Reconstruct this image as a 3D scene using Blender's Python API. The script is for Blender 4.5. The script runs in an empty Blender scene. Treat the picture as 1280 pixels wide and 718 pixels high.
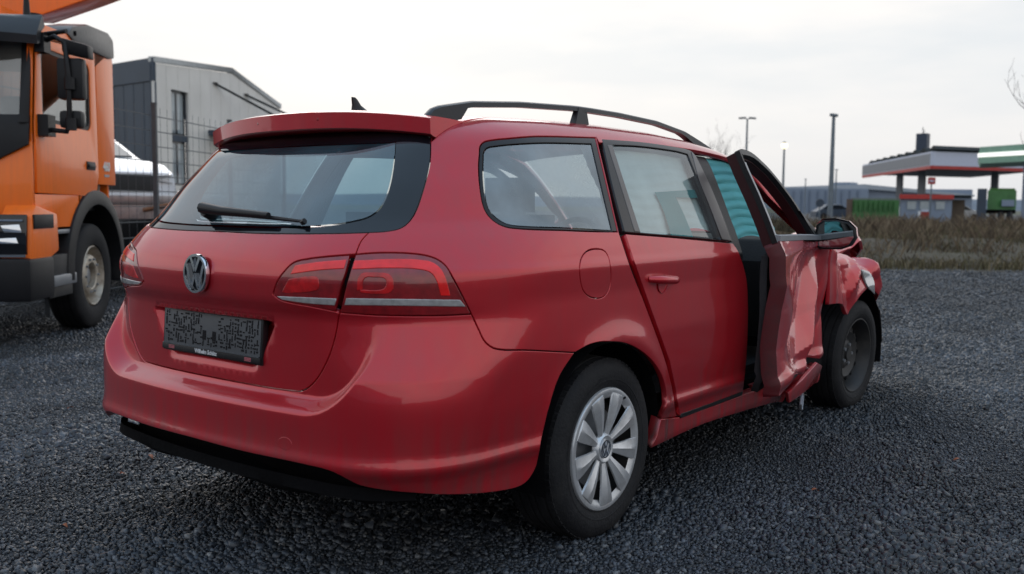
import bpy, bmesh, math, random
import numpy as np
from mathutils import Vector, Matrix, noise
from mathutils.geometry import delaunay_2d_cdt
PI=math.pi; RAD=math.radians
sc=bpy.context.scene
COL=sc.collection
# ------------------------------------------------------------------ camera
CF,CX,CY,CZ,CYAW,CPITCH,CROLL=1180.0,-2.7192,-2.5709,1.1472,RAD(37.87),RAD(-4.99),RAD(0.51)
CPOS=np.array([CX,CY,CZ])
cfw=np.array([math.cos(CYAW)*math.cos(CPITCH),math.sin(CYAW)*math.cos(CPITCH),math.sin(CPITCH)])
_r=np.array([math.sin(CYAW),-math.cos(CYAW),0.0]); _u=np.cross(_r,cfw)
crt=_r*math.cos(CROLL)+_u*math.sin(CROLL); cup=-_r*math.sin(CROLL)+_u*math.cos(CROLL)
cam=bpy.data.cameras.new('camera'); camo=bpy.data.objects.new('camera',cam); COL.objects.link(camo)
M4=Matrix(((crt[0],cup[0],-cfw[0],CX),(crt[1],cup[1],-cfw[1],CY),(crt[2],cup[2],-cfw[2],CZ),(0,0,0,1)))
camo.matrix_world=M4
cam.sensor_width=36; cam.lens=CF/1280*36; cam.clip_start=.05; cam.clip_end=6000
cam.dof.use_dof=True; cam.dof.focus_distance=3.5; cam.dof.aperture_fstop=3.4
sc.camera=camo
# ------------------------------------------------------------------ sky, sun, exposure
SUN_AZ,SUN_EL=RAD(48),RAD(30)          # azimuth from +x towards +y
W=bpy.data.worlds.new('World'); sc.world=W; W.use_nodes=True
nt=W.node_tree; nt.nodes.clear()
def N(t,ty,**k):
    n=t.nodes.new(ty)
    for a,b in k.items():
        if a.startswith('i_'): n.inputs[int(a[2:])].default_value=b
        else: setattr(n,a,b)
    return n
sky=N(nt,'ShaderNodeTexSky',sky_type='NISHITA',sun_disc=False); sky.sun_elevation=SUN_EL; sky.sun_rotation=PI/2-SUN_AZ
sky.air_density=1.0; sky.dust_density=3.0
bg=N(nt,'ShaderNodeBackground'); bg.inputs[1].default_value=0.1
tc=N(nt,'ShaderNodeTexCoord')
sep=N(nt,'ShaderNodeSeparateXYZ'); nt.links.new(tc.outputs['Generated'],sep.inputs[0])
mp=N(nt,'ShaderNodeMapping'); mp.inputs['Scale'].default_value=(1.6,1.6,7.0)
nt.links.new(tc.outputs['Generated'],mp.inputs[0])
ns=N(nt,'ShaderNodeTexNoise'); ns.inputs['Scale'].default_value=1.7; ns.inputs['Detail'].default_value=5; ns.inputs['Roughness'].default_value=.52
nt.links.new(mp.outputs[0],ns.inputs[0])
cr=N(nt,'ShaderNodeValToRGB')
cr.color_ramp.elements[0].position=.36; cr.color_ramp.elements[0].color=(8.5,8.8,9.05,1)
cr.color_ramp.elements[1].position=.62; cr.color_ramp.elements[1].color=(10.7,10.3,9.95,1)
nt.links.new(ns.outputs[0],cr.inputs[0])
hz=N(nt,'ShaderNodeMapRange'); hz.inputs[1].default_value=0.0; hz.inputs[2].default_value=.16; hz.clamp=True
nt.links.new(sep.outputs[2],hz.inputs[0])
hmix=N(nt,'ShaderNodeMix',data_type='RGBA'); nt.links.new(hz.outputs[0],hmix.inputs[0])
hmix.inputs[6].default_value=(8.3,8.45,8.75,1); nt.links.new(cr.outputs[0],hmix.inputs[7])
hi=N(nt,'ShaderNodeMapRange'); hi.inputs[1].default_value=.25; hi.inputs[2].default_value=.95; hi.interpolation_type='SMOOTHSTEP'; nt.links.new(sep.outputs[2],hi.inputs[0])
zen=N(nt,'ShaderNodeMix',data_type='RGBA'); nt.links.new(hi.outputs[0],zen.inputs[0]); nt.links.new(hmix.outputs[2],zen.inputs[6]); zen.inputs[7].default_value=(6.0,8.4,11.2,1)
smix=N(nt,'ShaderNodeMix',data_type='RGBA'); smix.inputs[0].default_value=.92
nt.links.new(sky.outputs[0],smix.inputs[6]); nt.links.new(zen.outputs[2],smix.inputs[7])
nt.links.new(smix.outputs[2],bg.inputs[0])
wo=N(nt,'ShaderNodeOutputWorld'); nt.links.new(bg.outputs[0],wo.inputs[0])
sl=bpy.data.lights.new('sun','SUN'); sl.energy=0.5; sl.angle=RAD(35); sl.color=(1,.95,.9)
so=bpy.data.objects.new('sun',sl); COL.objects.link(so)
sd=Vector((math.cos(SUN_EL)*math.cos(SUN_AZ),math.cos(SUN_EL)*math.sin(SUN_AZ),math.sin(SUN_EL)))
so.rotation_euler=sd.to_track_quat('Z','Y').to_euler(); so.location=(0,0,30)
vs=sc.view_settings; vs.view_transform='Standard'; vs.look='None'; vs.exposure=0; vs.gamma=1
sc.cycles.use_denoising=True
sc.cycles.max_bounces=8; sc.cycles.transparent_max_bounces=16
# ------------------------------------------------------------------ materials
def new_mat(name):
    m=bpy.data.materials.new(name); m.use_nodes=True; t=m.node_tree
    b=t.nodes['Principled BSDF']; return m,t,b
def mat(name,col,rough=.5,metal=0,coat=0,var=.12,vs_=6.0,bump=0,bs=60.0,spec=None,dirt=None,coords='Object'):
    m,t,b=new_mat(name)
    b.inputs['Roughness'].default_value=rough; b.inputs['Metallic'].default_value=metal
    b.inputs['Coat Weight'].default_value=coat; b.inputs['Coat Roughness'].default_value=.04
    if spec is not None: b.inputs['Specular IOR Level'].default_value=spec
    c=N(t,'ShaderNodeTexCoord'); n=N(t,'ShaderNodeTexNoise'); n.inputs['Scale'].default_value=vs_; n.inputs['Detail'].default_value=6
    t.links.new(c.outputs[coords],n.inputs[0])
    r=N(t,'ShaderNodeValToRGB'); e=r.color_ramp.elements
    e[0].position=.3; e[1].position=.7
    e[0].color=tuple(x*(1-var) for x in col)+(1,); e[1].color=tuple(min(1,x*(1+var)) for x in col)+(1,)
    t.links.new(n.outputs[0],r.inputs[0])
    out=r.outputs[0]
    if dirt:
        dc,amt,scl=dirt
        n2=N(t,'ShaderNodeTexNoise'); n2.inputs['Scale'].default_value=scl; n2.inputs['Detail'].default_value=8; n2.inputs['Roughness'].default_value=.7
        t.links.new(c.outputs[coords],n2.inputs[0])
        mr=N(t,'ShaderNodeMapRange'); mr.inputs[1].default_value=.45; mr.inputs[2].default_value=.75; mr.inputs[4].default_value=amt
        t.links.new(n2.outputs[0],mr.inputs[0])
        mx=N(t,'ShaderNodeMix',data_type='RGBA'); t.links.new(mr.outputs[0],mx.inputs[0]); t.links.new(out,mx.inputs[6]); mx.inputs[7].default_value=dc+(1,)
        out=mx.outputs[2]
        ra=N(t,'ShaderNodeMath',operation='MULTIPLY_ADD'); t.links.new(mr.outputs[0],ra.inputs[0]); ra.inputs[1].default_value=.4; ra.inputs[2].default_value=rough
        t.links.new(ra.outputs[0],b.inputs['Roughness'])
    t.links.new(out,b.inputs['Base Color'])
    if bump:
        n3=N(t,'ShaderNodeTexNoise'); n3.inputs['Scale'].default_value=bs; n3.inputs['Detail'].default_value=4
        t.links.new(c.outputs[coords],n3.inputs[0])
        bp=N(t,'ShaderNodeBump'); bp.inputs['Strength'].default_value=bump; bp.inputs['Distance'].default_value=.01
        t.links.new(n3.outputs[0],bp.inputs['Height']); t.links.new(bp.outputs[0],b.inputs['Normal'])
    return m
def glass_mat(name,tint=(.5,.58,.58),ior=1.5,film=.0,fc=(.5,.52,.52),base=.075):
    m=bpy.data.materials.new(name); m.use_nodes=True; t=m.node_tree; t.nodes.clear()
    o=N(t,'ShaderNodeOutputMaterial'); tr=N(t,'ShaderNodeBsdfTransparent'); tr.inputs[0].default_value=tint+(1,)
    g=N(t,'ShaderNodeBsdfGlossy'); g.inputs['Roughness'].default_value=.015; g.inputs[0].default_value=(1,1,1,1)
    geo=N(t,'ShaderNodeNewGeometry'); dt=N(t,'ShaderNodeVectorMath',operation='DOT_PRODUCT')
    t.links.new(geo.outputs['Normal'],dt.inputs[0]); t.links.new(geo.outputs['Incoming'],dt.inputs[1])
    ab=N(t,'ShaderNodeMath',operation='ABSOLUTE'); t.links.new(dt.outputs['Value'],ab.inputs[0])
    om=N(t,'ShaderNodeMath',operation='SUBTRACT'); om.inputs[0].default_value=1; t.links.new(ab.outputs[0],om.inputs[1])
    f=N(t,'ShaderNodeMath',operation='POWER'); f.inputs[1].default_value=4.6; t.links.new(om.outputs[0],f.inputs[0])
    # dust film on the pane, its tint also standing in for reflected sky
    c=N(t,'ShaderNodeTexCoord'); n=N(t,'ShaderNodeTexNoise'); n.inputs['Scale'].default_value=5; n.inputs['Detail'].default_value=8
    t.links.new(c.outputs['Object'],n.inputs[0])
    mr=N(t,'ShaderNodeMapRange'); mr.inputs[1].default_value=.35; mr.inputs[2].default_value=.75; mr.inputs[3].default_value=film*.4; mr.inputs[4].default_value=film
    t.links.new(n.outputs[0],mr.inputs[0])
    d=N(t,'ShaderNodeBsdfDiffuse'); d.inputs[0].default_value=fc+(1,)
    m0=N(t,'ShaderNodeMixShader'); t.links.new(mr.outputs[0],m0.inputs[0]); t.links.new(tr.outputs[0],m0.inputs[1]); t.links.new(d.outputs[0],m0.inputs[2])
    ms=N(t,'ShaderNodeMixShader'); ad=N(t,'ShaderNodeMath',operation='MULTIPLY_ADD'); ad.inputs[1].default_value=.90; ad.inputs[2].default_value=base; ad.use_clamp=True
    t.links.new(f.outputs[0],ad.inputs[0]); t.links.new(ad.outputs[0],ms.inputs[0])
    t.links.new(m0.outputs[0],ms.inputs[1]); t.links.new(g.outputs[0],ms.inputs[2]); t.links.new(ms.outputs[0],o.inputs[0])
    return m
def paint_mat(name,col,metal=.35,coat=1.0):
    m,t,b=new_mat(name)
    b.inputs['Metallic'].default_value=metal; b.inputs['Roughness'].default_value=.38
    b.inputs['Coat Weight'].default_value=coat; b.inputs['Coat Roughness'].default_value=.035; b.inputs['Coat IOR'].default_value=1.5
    c=N(t,'ShaderNodeTexCoord')
    n=N(t,'ShaderNodeTexNoise'); n.inputs['Scale'].default_value=2.2; n.inputs['Detail'].default_value=8; n.inputs['Roughness'].default_value=.65
    t.links.new(c.outputs['Object'],n.inputs[0])
    mp=N(t,'ShaderNodeMapping'); mp.inputs['Scale'].default_value=(14,14,1.2); t.links.new(c.outputs['Object'],mp.inputs[0])
    st=N(t,'ShaderNodeTexNoise'); st.inputs['Scale'].default_value=2.0; st.inputs['Detail'].default_value=4; t.links.new(mp.outputs[0],st.inputs[0])
    # road dirt: grows towards the sills, streaky
    sp=N(t,'ShaderNodeSeparateXYZ'); t.links.new(c.outputs['Object'],sp.inputs[0])
    lo=N(t,'ShaderNodeMapRange'); lo.inputs[1].default_value=.55; lo.inputs[2].default_value=.24; lo.inputs[3].default_value=.13; lo.inputs[4].default_value=.95
    t.links.new(sp.outputs[2],lo.inputs[0])
    mu=N(t,'ShaderNodeMath',operation='MULTIPLY'); t.links.new(n.outputs[0],mu.inputs[0]); t.links.new(st.outputs[0],mu.inputs[1])
    mr=N(t,'ShaderNodeMapRange'); mr.inputs[1].default_value=.17; mr.inputs[2].default_value=.42; t.links.new(mu.outputs[0],mr.inputs[0])
    fac=N(t,'ShaderNodeMath',operation='MULTIPLY'); t.links.new(mr.outputs[0],fac.inputs[0]); t.links.new(lo.outputs[0],fac.inputs[1])
    mx=N(t,'ShaderNodeMix',data_type='RGBA'); t.links.new(fac.outputs[0],mx.inputs[0]); mx.inputs[6].default_value=col+(1,); mx.inputs[7].default_value=(.095,.07,.065,1)
    t.links.new(mx.outputs[2],b.inputs['Base Color'])
    rc=N(t,'ShaderNodeMapRange'); rc.inputs[3].default_value=.035; rc.inputs[4].default_value=.4; t.links.new(fac.outputs[0],rc.inputs[0])
    t.links.new(rc.outputs[0],b.inputs['Coat Roughness'])
    # orange peel
    n3=N(t,'ShaderNodeTexNoise'); n3.inputs['Scale'].default_value=9; n3.inputs['Detail'].default_value=2
    t.links.new(c.outputs['Object'],n3.inputs[0])
    bp=N(t,'ShaderNodeBump'); bp.inputs['Strength'].default_value=.05; bp.inputs['Distance'].default_value=.02
    t.links.new(n3.outputs[0],bp.inputs['Height']); t.links.new(bp.outputs[0],b.inputs['Coat Normal'])
    return m
MT={}
MT['red']=paint_mat('red_paint',(.53,.005,.017),.46)
MT['red_shaded']=mat('red_door_shut_shaded',(.10,.004,.008),.5,dirt=((.03,.02,.02),.6,12))  # door flange red, its shade darkened into the base colour
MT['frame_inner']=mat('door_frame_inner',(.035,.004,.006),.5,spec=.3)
MT['black']=mat('black_plastic',(.010,.010,.012),.42,spec=.3,bump=.15,bs=300)
MT['gloss_black']=mat('gloss_black_trim',(.012,.010,.011),.16,spec=.4)
MT['applique']=mat('pillar_applique',(.13,.112,.105),.28,spec=.5)  # gloss trim greyed in the colour to stand in for reflected sky
MT['rail']=mat('anthracite_rail',(.026,.028,.032),.38,spec=.4,bump=.05)
MT['tyre']=mat('tyre_rubber',(.010,.010,.012),.7,bump=.3,bs=90,spec=.3,dirt=((.045,.043,.042),.5,7))
MT['silver']=mat('wheel_silver',(.64,.65,.67),.32,metal=.6,dirt=((.16,.14,.12),.55,9))
MT['steel_black']=mat('black_steel_rim',(.03,.03,.032),.5,metal=.3,dirt=((.09,.08,.07),.6,8))
MT['chrome']=mat('chrome',(.75,.77,.8),.1,metal=1,var=.03)
MT['mirror']=mat('mirror_silver',(.40,.44,.46),.03,metal=1,var=.02)
MT['grey_metal']=mat('grey_metal',(.3,.31,.33),.4,metal=.6)
MT['glass']=glass_mat('car_glass',(.72,.78,.77),film=.12,base=.10)
MT['glass_rear']=glass_mat('rear_privacy_glass',(.30,.47,.54),film=.30,fc=(.12,.25,.32),base=.11)
MT['glass_q']=glass_mat('quarter_glass',(.55,.62,.64),film=.66,fc=(.36,.43,.46),base=.11)  # strong grey film paints in the hazy reflection
MT['frit']=mat('glass_frit',(.006,.007,.010),.05,spec=.6)
MT['interior']=mat('dark_interior',(.022,.022,.025),.8,bump=.2,bs=120)
MT['seat']=mat('seat_fabric',(.035,.036,.04),.9,bump=.3,bs=200)
MT['void']=mat('underbody_black',(.005,.005,.006),.9,spec=.1,bump=.3,bs=40)
MT['lamp_dark']=mat('lamp_dark_red',(.24,.004,.008),.25,coat=1,var=.25,vs_=40)
MT['lamp_bright']=mat('lamp_bright_red',(.92,.010,.011),.2,coat=.5,var=.2,vs_=30)
MT['lamp_mid']=mat('lamp_mid_red',(.50,.007,.010),.25,coat=.45,var=.3,vs_=40)
MT['lamp_white']=mat('lamp_clear',(.40,.39,.39),.18,coat=1,metal=.2,var=.2,vs_=60)
MT['curtain']=mat('airbag_fabric',(.10,.40,.42),.8,bump=.2,bs=150)
MT['curtain_pale']=mat('airbag_fabric_pale',(.72,.78,.76),.8,bump=.2,bs=150)
# ------------------------------------------------------------------ object helpers
def newo(name,me,parent=None):
    o=bpy.data.objects.new(name,me); COL.objects.link(o)
    if parent is not None: o.parent=parent
    return o
def tag(o,label,cat,group=None):
    o['label']=label; o['category']=cat
    if group: o['group']=group
    return o
def empty(name,label,cat,loc=(0,0,0),rz=0,group=None):
    o=newo(name,None); o.location=loc; o.rotation_euler=(0,0,rz); o.empty_display_size=.2
    return tag(o,label,cat,group)
def copy_tree(o,parent=None):
    c=o.copy(); COL.objects.link(c)
    if parent is not None: c.parent=parent
    for ch in list(o.children): copy_tree(ch,c)
    return c
class MB:
    """collects boxes, prisms, tubes, lathes into one mesh"""
    def __init__(s): s.v=[]; s.f=[]; s.m=[]; s.k=0
    def add(s,vs,fs,k=None):
        b=len(s.v); s.v+= [tuple(map(float,p)) for p in vs]; s.f+=[tuple(b+i for i in f) for f in fs]; s.m+=[s.k if k is None else k]*len(fs); return s
    def box(s,x0,x1,y0,y1,z0,z1,rot=None,k=None):
        P=[(x,y,z) for x in (x0,x1) for y in (y0,y1) for z in (z0,z1)]
        if rot is not None: P=[rot@Vector(p) for p in P]
        return s.add(P,[(0,1,3,2),(4,6,7,5),(0,4,5,1),(2,3,7,6),(0,2,6,4),(1,5,7,3)],k)
    def prism(s,poly,ext,k=None):
        """poly: 3D points, ext: extrusion vector"""
        n=len(poly); e=Vector(ext); P=[Vector(p) for p in poly]
        nn=Vector((0,0,0))
        for i in range(n): nn+=P[i].cross(P[(i+1)%n])
        if nn.dot(e)>0: P=P[::-1]
        Q=P+[p+e for p in P]
        return s.add(Q,[tuple(range(n)),tuple(range(2*n-1,n-1,-1))]+[((i+1)%n,i,i+n,(i+1)%n+n) for i in range(n)],k)
    def tube(s,pts,r,n=8,k=None,closed=False,cap=True):
        P=[Vector(p) for p in pts]; m=len(P); rr=r if isinstance(r,(list,tuple)) else [r]*m
        V=[]; prev=None
        for i,p in enumerate(P):
            if closed: d=P[(i+1)%m]-P[i-1]
            else: d=(P[min(i+1,m-1)]-P[max(i-1,0)])
            d.normalize()
            if prev is None:
                a=Vector((0,0,1)) if abs(d.z)<.9 else Vector((1,0,0)); x=d.cross(a).normalized()
            else: x=(prev-d*prev.dot(d)).normalized()
            prev=x; y=d.cross(x)
            for j in range(n): t=2*PI*j/n; V.append(p+(x*math.cos(t)+y*math.sin(t))*rr[i])
        F=[]
        for i in range(m if closed else m-1):
            i2=(i+1)%m
            for j in range(n): F.append((i*n+j,i*n+(j+1)%n,i2*n+(j+1)%n,i2*n+j))
        if cap and not closed: F+=[tuple(range(n-1,-1,-1)),tuple(range((m-1)*n,m*n))]
        return s.add(V,F,k)
    def lathe(s,prof,axis='y',n=48,org=(0,0,0),k=None,sgn=1):
        """prof: (r, h) pairs; revolved round axis"""
        V=[];F=[];m=len(prof)
        for j in range(n):
            t=2*PI*j/n; c,d=math.cos(t),math.sin(t)
            for r,h in prof:
                if axis=='y': p=(r*c,h*sgn,r*d)
                elif axis=='z': p=(r*c,r*d,h)
                else: p=(h,r*c,r*d)
                V.append((p[0]+org[0],p[1]+org[1],p[2]+org[2]))
        for j in range(n):
            j2=(j+1)%n
            for i in range(m-1): F.append((j*m+i,j*m+i+1,j2*m+i+1,j2*m+i))
        return s.add(V,F,k)
    def sweep(s,pts,secs,k=None,cap=True,closed=False):
        """secs: list of lists of 3D section points (same count)"""
        n=len(secs[0]); V=[p for q in secs for p in q]; m=len(secs); F=[]
        for i in range(m if closed else m-1):
            i2=(i+1)%m
            for j in range(n): F.append((i*n+j,i*n+(j+1)%n,i2*n+(j+1)%n,i2*n+j))
        if cap and not closed: F+=[tuple(range(n-1,-1,-1)),tuple(range((m-1)*n,m*n))]
        return s.add(V,F,k)
    def mesh(s,name,mats,smooth=None,bevel=0,merge=True):
        me=bpy.data.meshes.new(name); me.from_pydata(s.v,[],s.f)
        if not isinstance(mats,(list,tuple)): mats=[mats]
        for m in mats: me.materials.append(m)
        me.polygons.foreach_set('material_index',s.m)
        bm=bmesh.new(); bm.from_mesh(me)
        if merge: bmesh.ops.remove_doubles(bm,verts=bm.verts,dist=1e-5)
        bmesh.ops.recalc_face_normals(bm,faces=bm.faces)
        if bevel:
            es=[e for e in bm.edges if len(e.link_faces)==2 and e.calc_face_angle(0)>.5]
            bmesh.ops.bevel(bm,geom=es,offset=bevel,segments=2,affect='EDGES',profile=.6,clamp_overlap=True)
        bm.to_mesh(me); bm.free()
        if smooth is not None:
            me.polygons.foreach_set('use_smooth',[True]*len(me.polygons)); me.set_sharp_from_angle(angle=RAD(smooth))
        return me
    def build(s,name,mats,parent=None,smooth=35,bevel=0):
        return newo(name,s.mesh(name,mats,smooth,bevel),parent)
def text_mesh(txt,size,ext=.001,align='CENTER',bold=0.0,shear=0.0):
    c=bpy.data.curves.new('lettering','FONT'); c.body=txt; c.size=size; c.extrude=ext; c.align_x=align; c.align_y='CENTER'; c.offset=bold; c.shear=shear; c.resolution_u=3
    o=bpy.data.objects.new('lettering_tmp',c); COL.objects.link(o)
    dg=bpy.context.evaluated_depsgraph_get(); me=bpy.data.meshes.new_from_object(o.evaluated_get(dg)); me.name='lettering'
    bpy.data.objects.remove(o); return me
def place_text(txt,size,m,parent,mw,**k):
    me=text_mesh(txt,size,**k); me.transform(mw); me.materials.clear(); me.materials.append(m)
    return newo('lettering',me,parent)
def frame(o,x,y):
    x=Vector(x).normalized(); y=Vector(y); y=(y-x*y.dot(x)).normalized(); z=x.cross(y)
    return Matrix(((x[0],y[0],z[0],o[0]),(x[1],y[1],z[1],o[1]),(x[2],y[2],z[2],o[2]),(0,0,0,1)))
# ------------------------------------------------------------------ car body surface (implicit, right-left symmetric)
def table(pts,sig,lo,hi):
    xs=np.arange(lo,hi,.002); ys=np.interp(xs,[p[0] for p in pts],[p[1] for p in pts])
    k=int(4*sig/.002)+1; g=np.exp(-.5*(np.arange(-k,k+1)*.002/sig)**2); g/=g.sum()
    ys=np.convolve(np.pad(ys,k,mode='edge'),g,'valid'); return xs,ys
def sstep(a,b,x):
    t=np.clip((x-a)/(b-a),0,1); return t*t*(3-2*t)
TW=table([(0,.80),(.15,.80),(.22,.855),(.27,.878),(.34,.878),(.375,.884),(.398,.900),(.412,.901),(.435,.892),(.55,.902),(.70,.909),(.86,.904),(.945,.910),(.958,.9095),(.972,.899),(1.0,.890),(1.05,.870),(1.10,.845),(1.2,.797),(1.3,.746),(1.38,.702),(1.46,.655),(1.6,.56)],.009,0,1.7)
TX=table([(0,-.80),(.2,-.86),(.25,-.895),(.32,-.945),(.375,-.966),(.398,-.981),(.414,-.983),(.438,-.976),(.47,-.973),(.60,-.970),(.75,-.972),(.82,-.976),(.86,-1.0),(.93,-1.006),(.98,-.992),(1.02,-.966),(1.05,-.940),(1.1,-.890),(1.2,-.785),(1.3,-.680),(1.39,-.583),(1.5,-.46),(1.6,-.35)],.010,0,1.7)
TZ=table([(-1.2,1.25),(-.75,1.385),(-.6,1.425),(-.45,1.449),(-.3,1.466),(0,1.482),(.3,1.490),(.7,1.488),(1.0,1.474),(1.25,1.45),(1.42,1.42),(1.6,1.345),(1.8,1.245),(2.0,1.14),(2.15,1.06),(2.22,1.03),(2.35,.99),(2.6,.955),(3.0,.89),(3.25,.80),(3.38,.70),(3.46,.55),(3.6,.2)],.02,-1.2,3.8)
TK=table([(0,.24),(.6,.25),(.72,.36),(.85,.44),(.95,.46),(1.0,.49),(1.1,.46),(1.2,.35),(1.38,.24),(1.6,.2)],.02,0,1.7)
def lut(T,x): return np.interp(x,T[0],T[1])
def smax(a,b,k):
    h=np.maximum(k-np.abs(a-b),0)/k; return np.maximum(a,b)+h*h*k*.25
def bump_off(z,a):
    r=.16; a0=.633; z0=.592
    q1=a-(a0-r); q2=(z0+r)-z
    d=np.hypot(np.maximum(q1,0),np.maximum(q2,0))+np.minimum(np.maximum(q1,q2),0)-r
    return .062*np.clip((.81-z)/.16,0,1)*sstep(.0,.05,d)
def F(P):
    x=P[:,0]; a=np.abs(P[:,1]); z=P[:,2]
    w=lut(TW,z)
    bk=np.maximum(-.1-x,0); w=w-.075*(bk/.9)**2
    w=w-.045*np.clip((z-1.0)/.4,0,1)*(np.clip(.5-x,0,2)/1.1)**2
    fr=np.maximum(x-2.0,0); w=w-.055*(fr/1.4)**2
    w=w-.05*np.clip((z-1.05)/.3,0,1)*(np.clip(x-1.1,0,2)/.9)**2
    for wx in (0.0,2.712):
        rr=np.hypot(x-wx,z-.316); w=w+.013*np.exp(-((rr-.375)/.05)**2)*np.clip(rr/.2,0,1)
    side=a-w
    am=np.minimum(a,1.0); cur=.045*(am/.6)**2+.03*(am/.8)**6
    rear=(lut(TX,z)-bump_off(z,a)+cur)-x
    rear=rear*np.interp(z,[.96,1.10],[1.0,.75])
    zr=lut(TZ,x)-.040*(a/.6)**2.2
    roof=(z-zr)*.95
    f=smax(side,rear,lut(TK,z))
    return smax(f,roof,.07)
XC,YC,RREF,RV=-.5,.35,.53,.45
UL=.5*PI*RREF; UC=-(UL+YC)
def core(u):
    """u -> origin (x,y<0) and horizontal outward direction on the right half"""
    u=np.asarray(u,float); fl=u<UC; uu=np.where(fl,2*UC-u,u)
    side=uu>=0; rear=uu<-UL; ang=np.clip(-uu/RREF,0,PI/2)
    kx=np.where(side,XC+uu,XC); ky=np.where(rear,-(YC-(-UL-uu)),-YC)
    hx=-np.sin(ang); hy=-np.cos(ang)
    return kx,np.where(fl,-ky,ky),hx,np.where(fl,-hy,hy)
def bis(O,D,f,hi=2.2):
    lo=np.zeros(len(O)); h=np.full(len(O),hi)
    for _ in range(34):
        m=(lo+h)*.5; ins=f(O+D*m[:,None])<0; lo=np.where(ins,m,lo); h=np.where(ins,h,m)
    return O+D*((lo+h)*.5)[:,None]
def S(uv):
    u=uv[:,0]; v=uv[:,1]; kx,ky,hx,hy=core(u)
    phi=np.clip((v-1.0)/RV,0,PI/2); c=np.cos(phi); s_=np.sin(phi)
    O=np.stack([kx,ky,np.minimum(v,1.0)],1); D=np.stack([hx*c,hy*c,s_],1)
    return bis(O,D,F,1.6)
def S_top(uv):
    O=np.stack([uv[:,0],uv[:,1],np.full(len(uv),.4)],1); D=np.tile(np.array([0,0,1.]),(len(uv),1))
    return bis(O,D,F,1.4)
def inv(P):
    x,y,z=P[:,0],P[:,1],P[:,2]; a=np.abs(y)
    side=x>=XC; rear=(~side)&(a<YC)
    ang=np.arctan2(np.maximum(XC-x,0),np.maximum(a-YC,1e-9))
    u=np.where(side,x-XC,np.where(rear,-UL-(YC-a),-ang*RREF))
    rho=np.where(side,a-YC,np.where(rear,XC-x,np.hypot(a-YC,XC-x)))
    v=np.where(z<=1.0,z,1.0+RV*np.arctan2(z-1.0,rho))
    u=np.where(y>0,2*UC-u,u)
    return np.stack([u,v],1)
def catmull(pts,step,closed=False):
    """pts: (x,y) or (x,y,1) = corner; returns dense polyline"""
    P=[np.array(p[:2],float) for p in pts]; cn=[len(p)>2 for p in pts]; n=len(P); out=[]
    for i in range(n if closed else n-1):
        p1,p2=P[i],P[(i+1)%n]
        p0=P[i-1] if (closed or i>0) and not cn[i] else 2*p1-p2
        p3=P[(i+2)%n] if (closed or i+2<n) and not cn[(i+1)%n] else 2*p2-p1
        m=max(1,int(math.ceil(np.linalg.norm(p2-p1)/step)))
        l=np.linalg.norm(p2-p1)
        t1=(p2-p0); t2=(p3-p1)
        t1=t1/max(np.linalg.norm(t1),1e-9)*l; t2=t2/max(np.linalg.norm(t2),1e-9)*l
        for j in range(m):
            t=j/m
            out.append((2*t**3-3*t*t+1)*p1+(t**3-2*t*t+t)*t1+(-2*t**3+3*t*t)*p2+(t**3-t*t)*t2)
    if not closed: out.append(P[-1])
    return np.array(out)
def unproject(Q):
    """pixels of the photograph -> points on the body surface (first hit, else nearest approach)"""
    D=cfw[None,:]+crt[None,:]*((Q[:,0]-640)/CF)[:,None]-cup[None,:]*((Q[:,1]-359)/CF)[:,None]
    D/=np.linalg.norm(D,axis=1)[:,None]; t=np.full(len(Q),1.2); bt=t.copy(); bf=np.full(len(Q),9.)
    for _ in range(220):
        f=F(CPOS+D*t[:,None]); b=f<bf-1e-7; bt=np.where(b,t,bt); bf=np.where(b,f,bf)
        t=np.where(f<5e-4,t,t+np.maximum(f*.45,.0004)); t=np.minimum(t,9)
    return CPOS+D*bt[:,None]
def px(pts,closed=False,step=4.5): return inv(unproject(catmull(pts,step,closed)))
def xz(pts,step=.015,closed=False):
    """(x,z) on the right flank -> uv"""
    q=catmull(pts,step,closed); O=np.stack([q[:,0],np.full(len(q),-.02),q[:,1]],1); D=np.tile(np.array([0,-1.,0]),(len(q),1))
    return inv(bis(O,D,F,1.3))
def xa(pts,step=.015,closed=False):
    """(x,|y|) seen from above -> uv"""
    q=catmull(pts,step,closed); P=S_top(np.stack([q[:,0],-q[:,1]],1)); return inv(P)
def cat(*a):
    o=[a[0]]
    for b in a[1:]:
        o.append(b[1:] if np.linalg.norm(b[0]-o[-1][-1])<.006 else b)
    p=np.concatenate(o)
    if np.linalg.norm(p[0]-p[-1])<.006: p=p[:-1]
    return p
def sym(half):
    """half: open curve starting and ending near the centre line UC (right half) -> closed symmetric polygon"""
    h=half.copy(); h[0,0]=UC; h[-1,0]=UC
    m=h[::-1].copy(); m[:,0]=2*UC-m[:,0]
    return np.concatenate([h,m[1:-1]])
def clipc(c):
    """keep the part of a curve on the right half"""
    k=c[:,0]>UC; i=np.where(k)[0]
    return c[i[0]:i[-1]+1]
def area(p): x,y=p[:,0],p[:,1]; return .5*np.sum(x*np.roll(y,-1)-y*np.roll(x,-1))
def ccw(p): return p if area(p)>0 else p[::-1]
def offs(p,d):
    """inset a ccw polygon by d"""
    a=p-np.roll(p,1,0); b=np.roll(p,-1,0)-p
    def nrm(q): l=np.linalg.norm(q,axis=1)[:,None]; q=q/np.maximum(l,1e-9); return np.stack([-q[:,1],q[:,0]],1)
    n1,n2=nrm(a),nrm(b); m=n1+n2; l=np.linalg.norm(m,axis=1)[:,None]; m=m/np.maximum(l,1e-6)
    c=np.clip((m*n1).sum(1),.45,1)[:,None]
    return p+m*d/c
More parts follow.
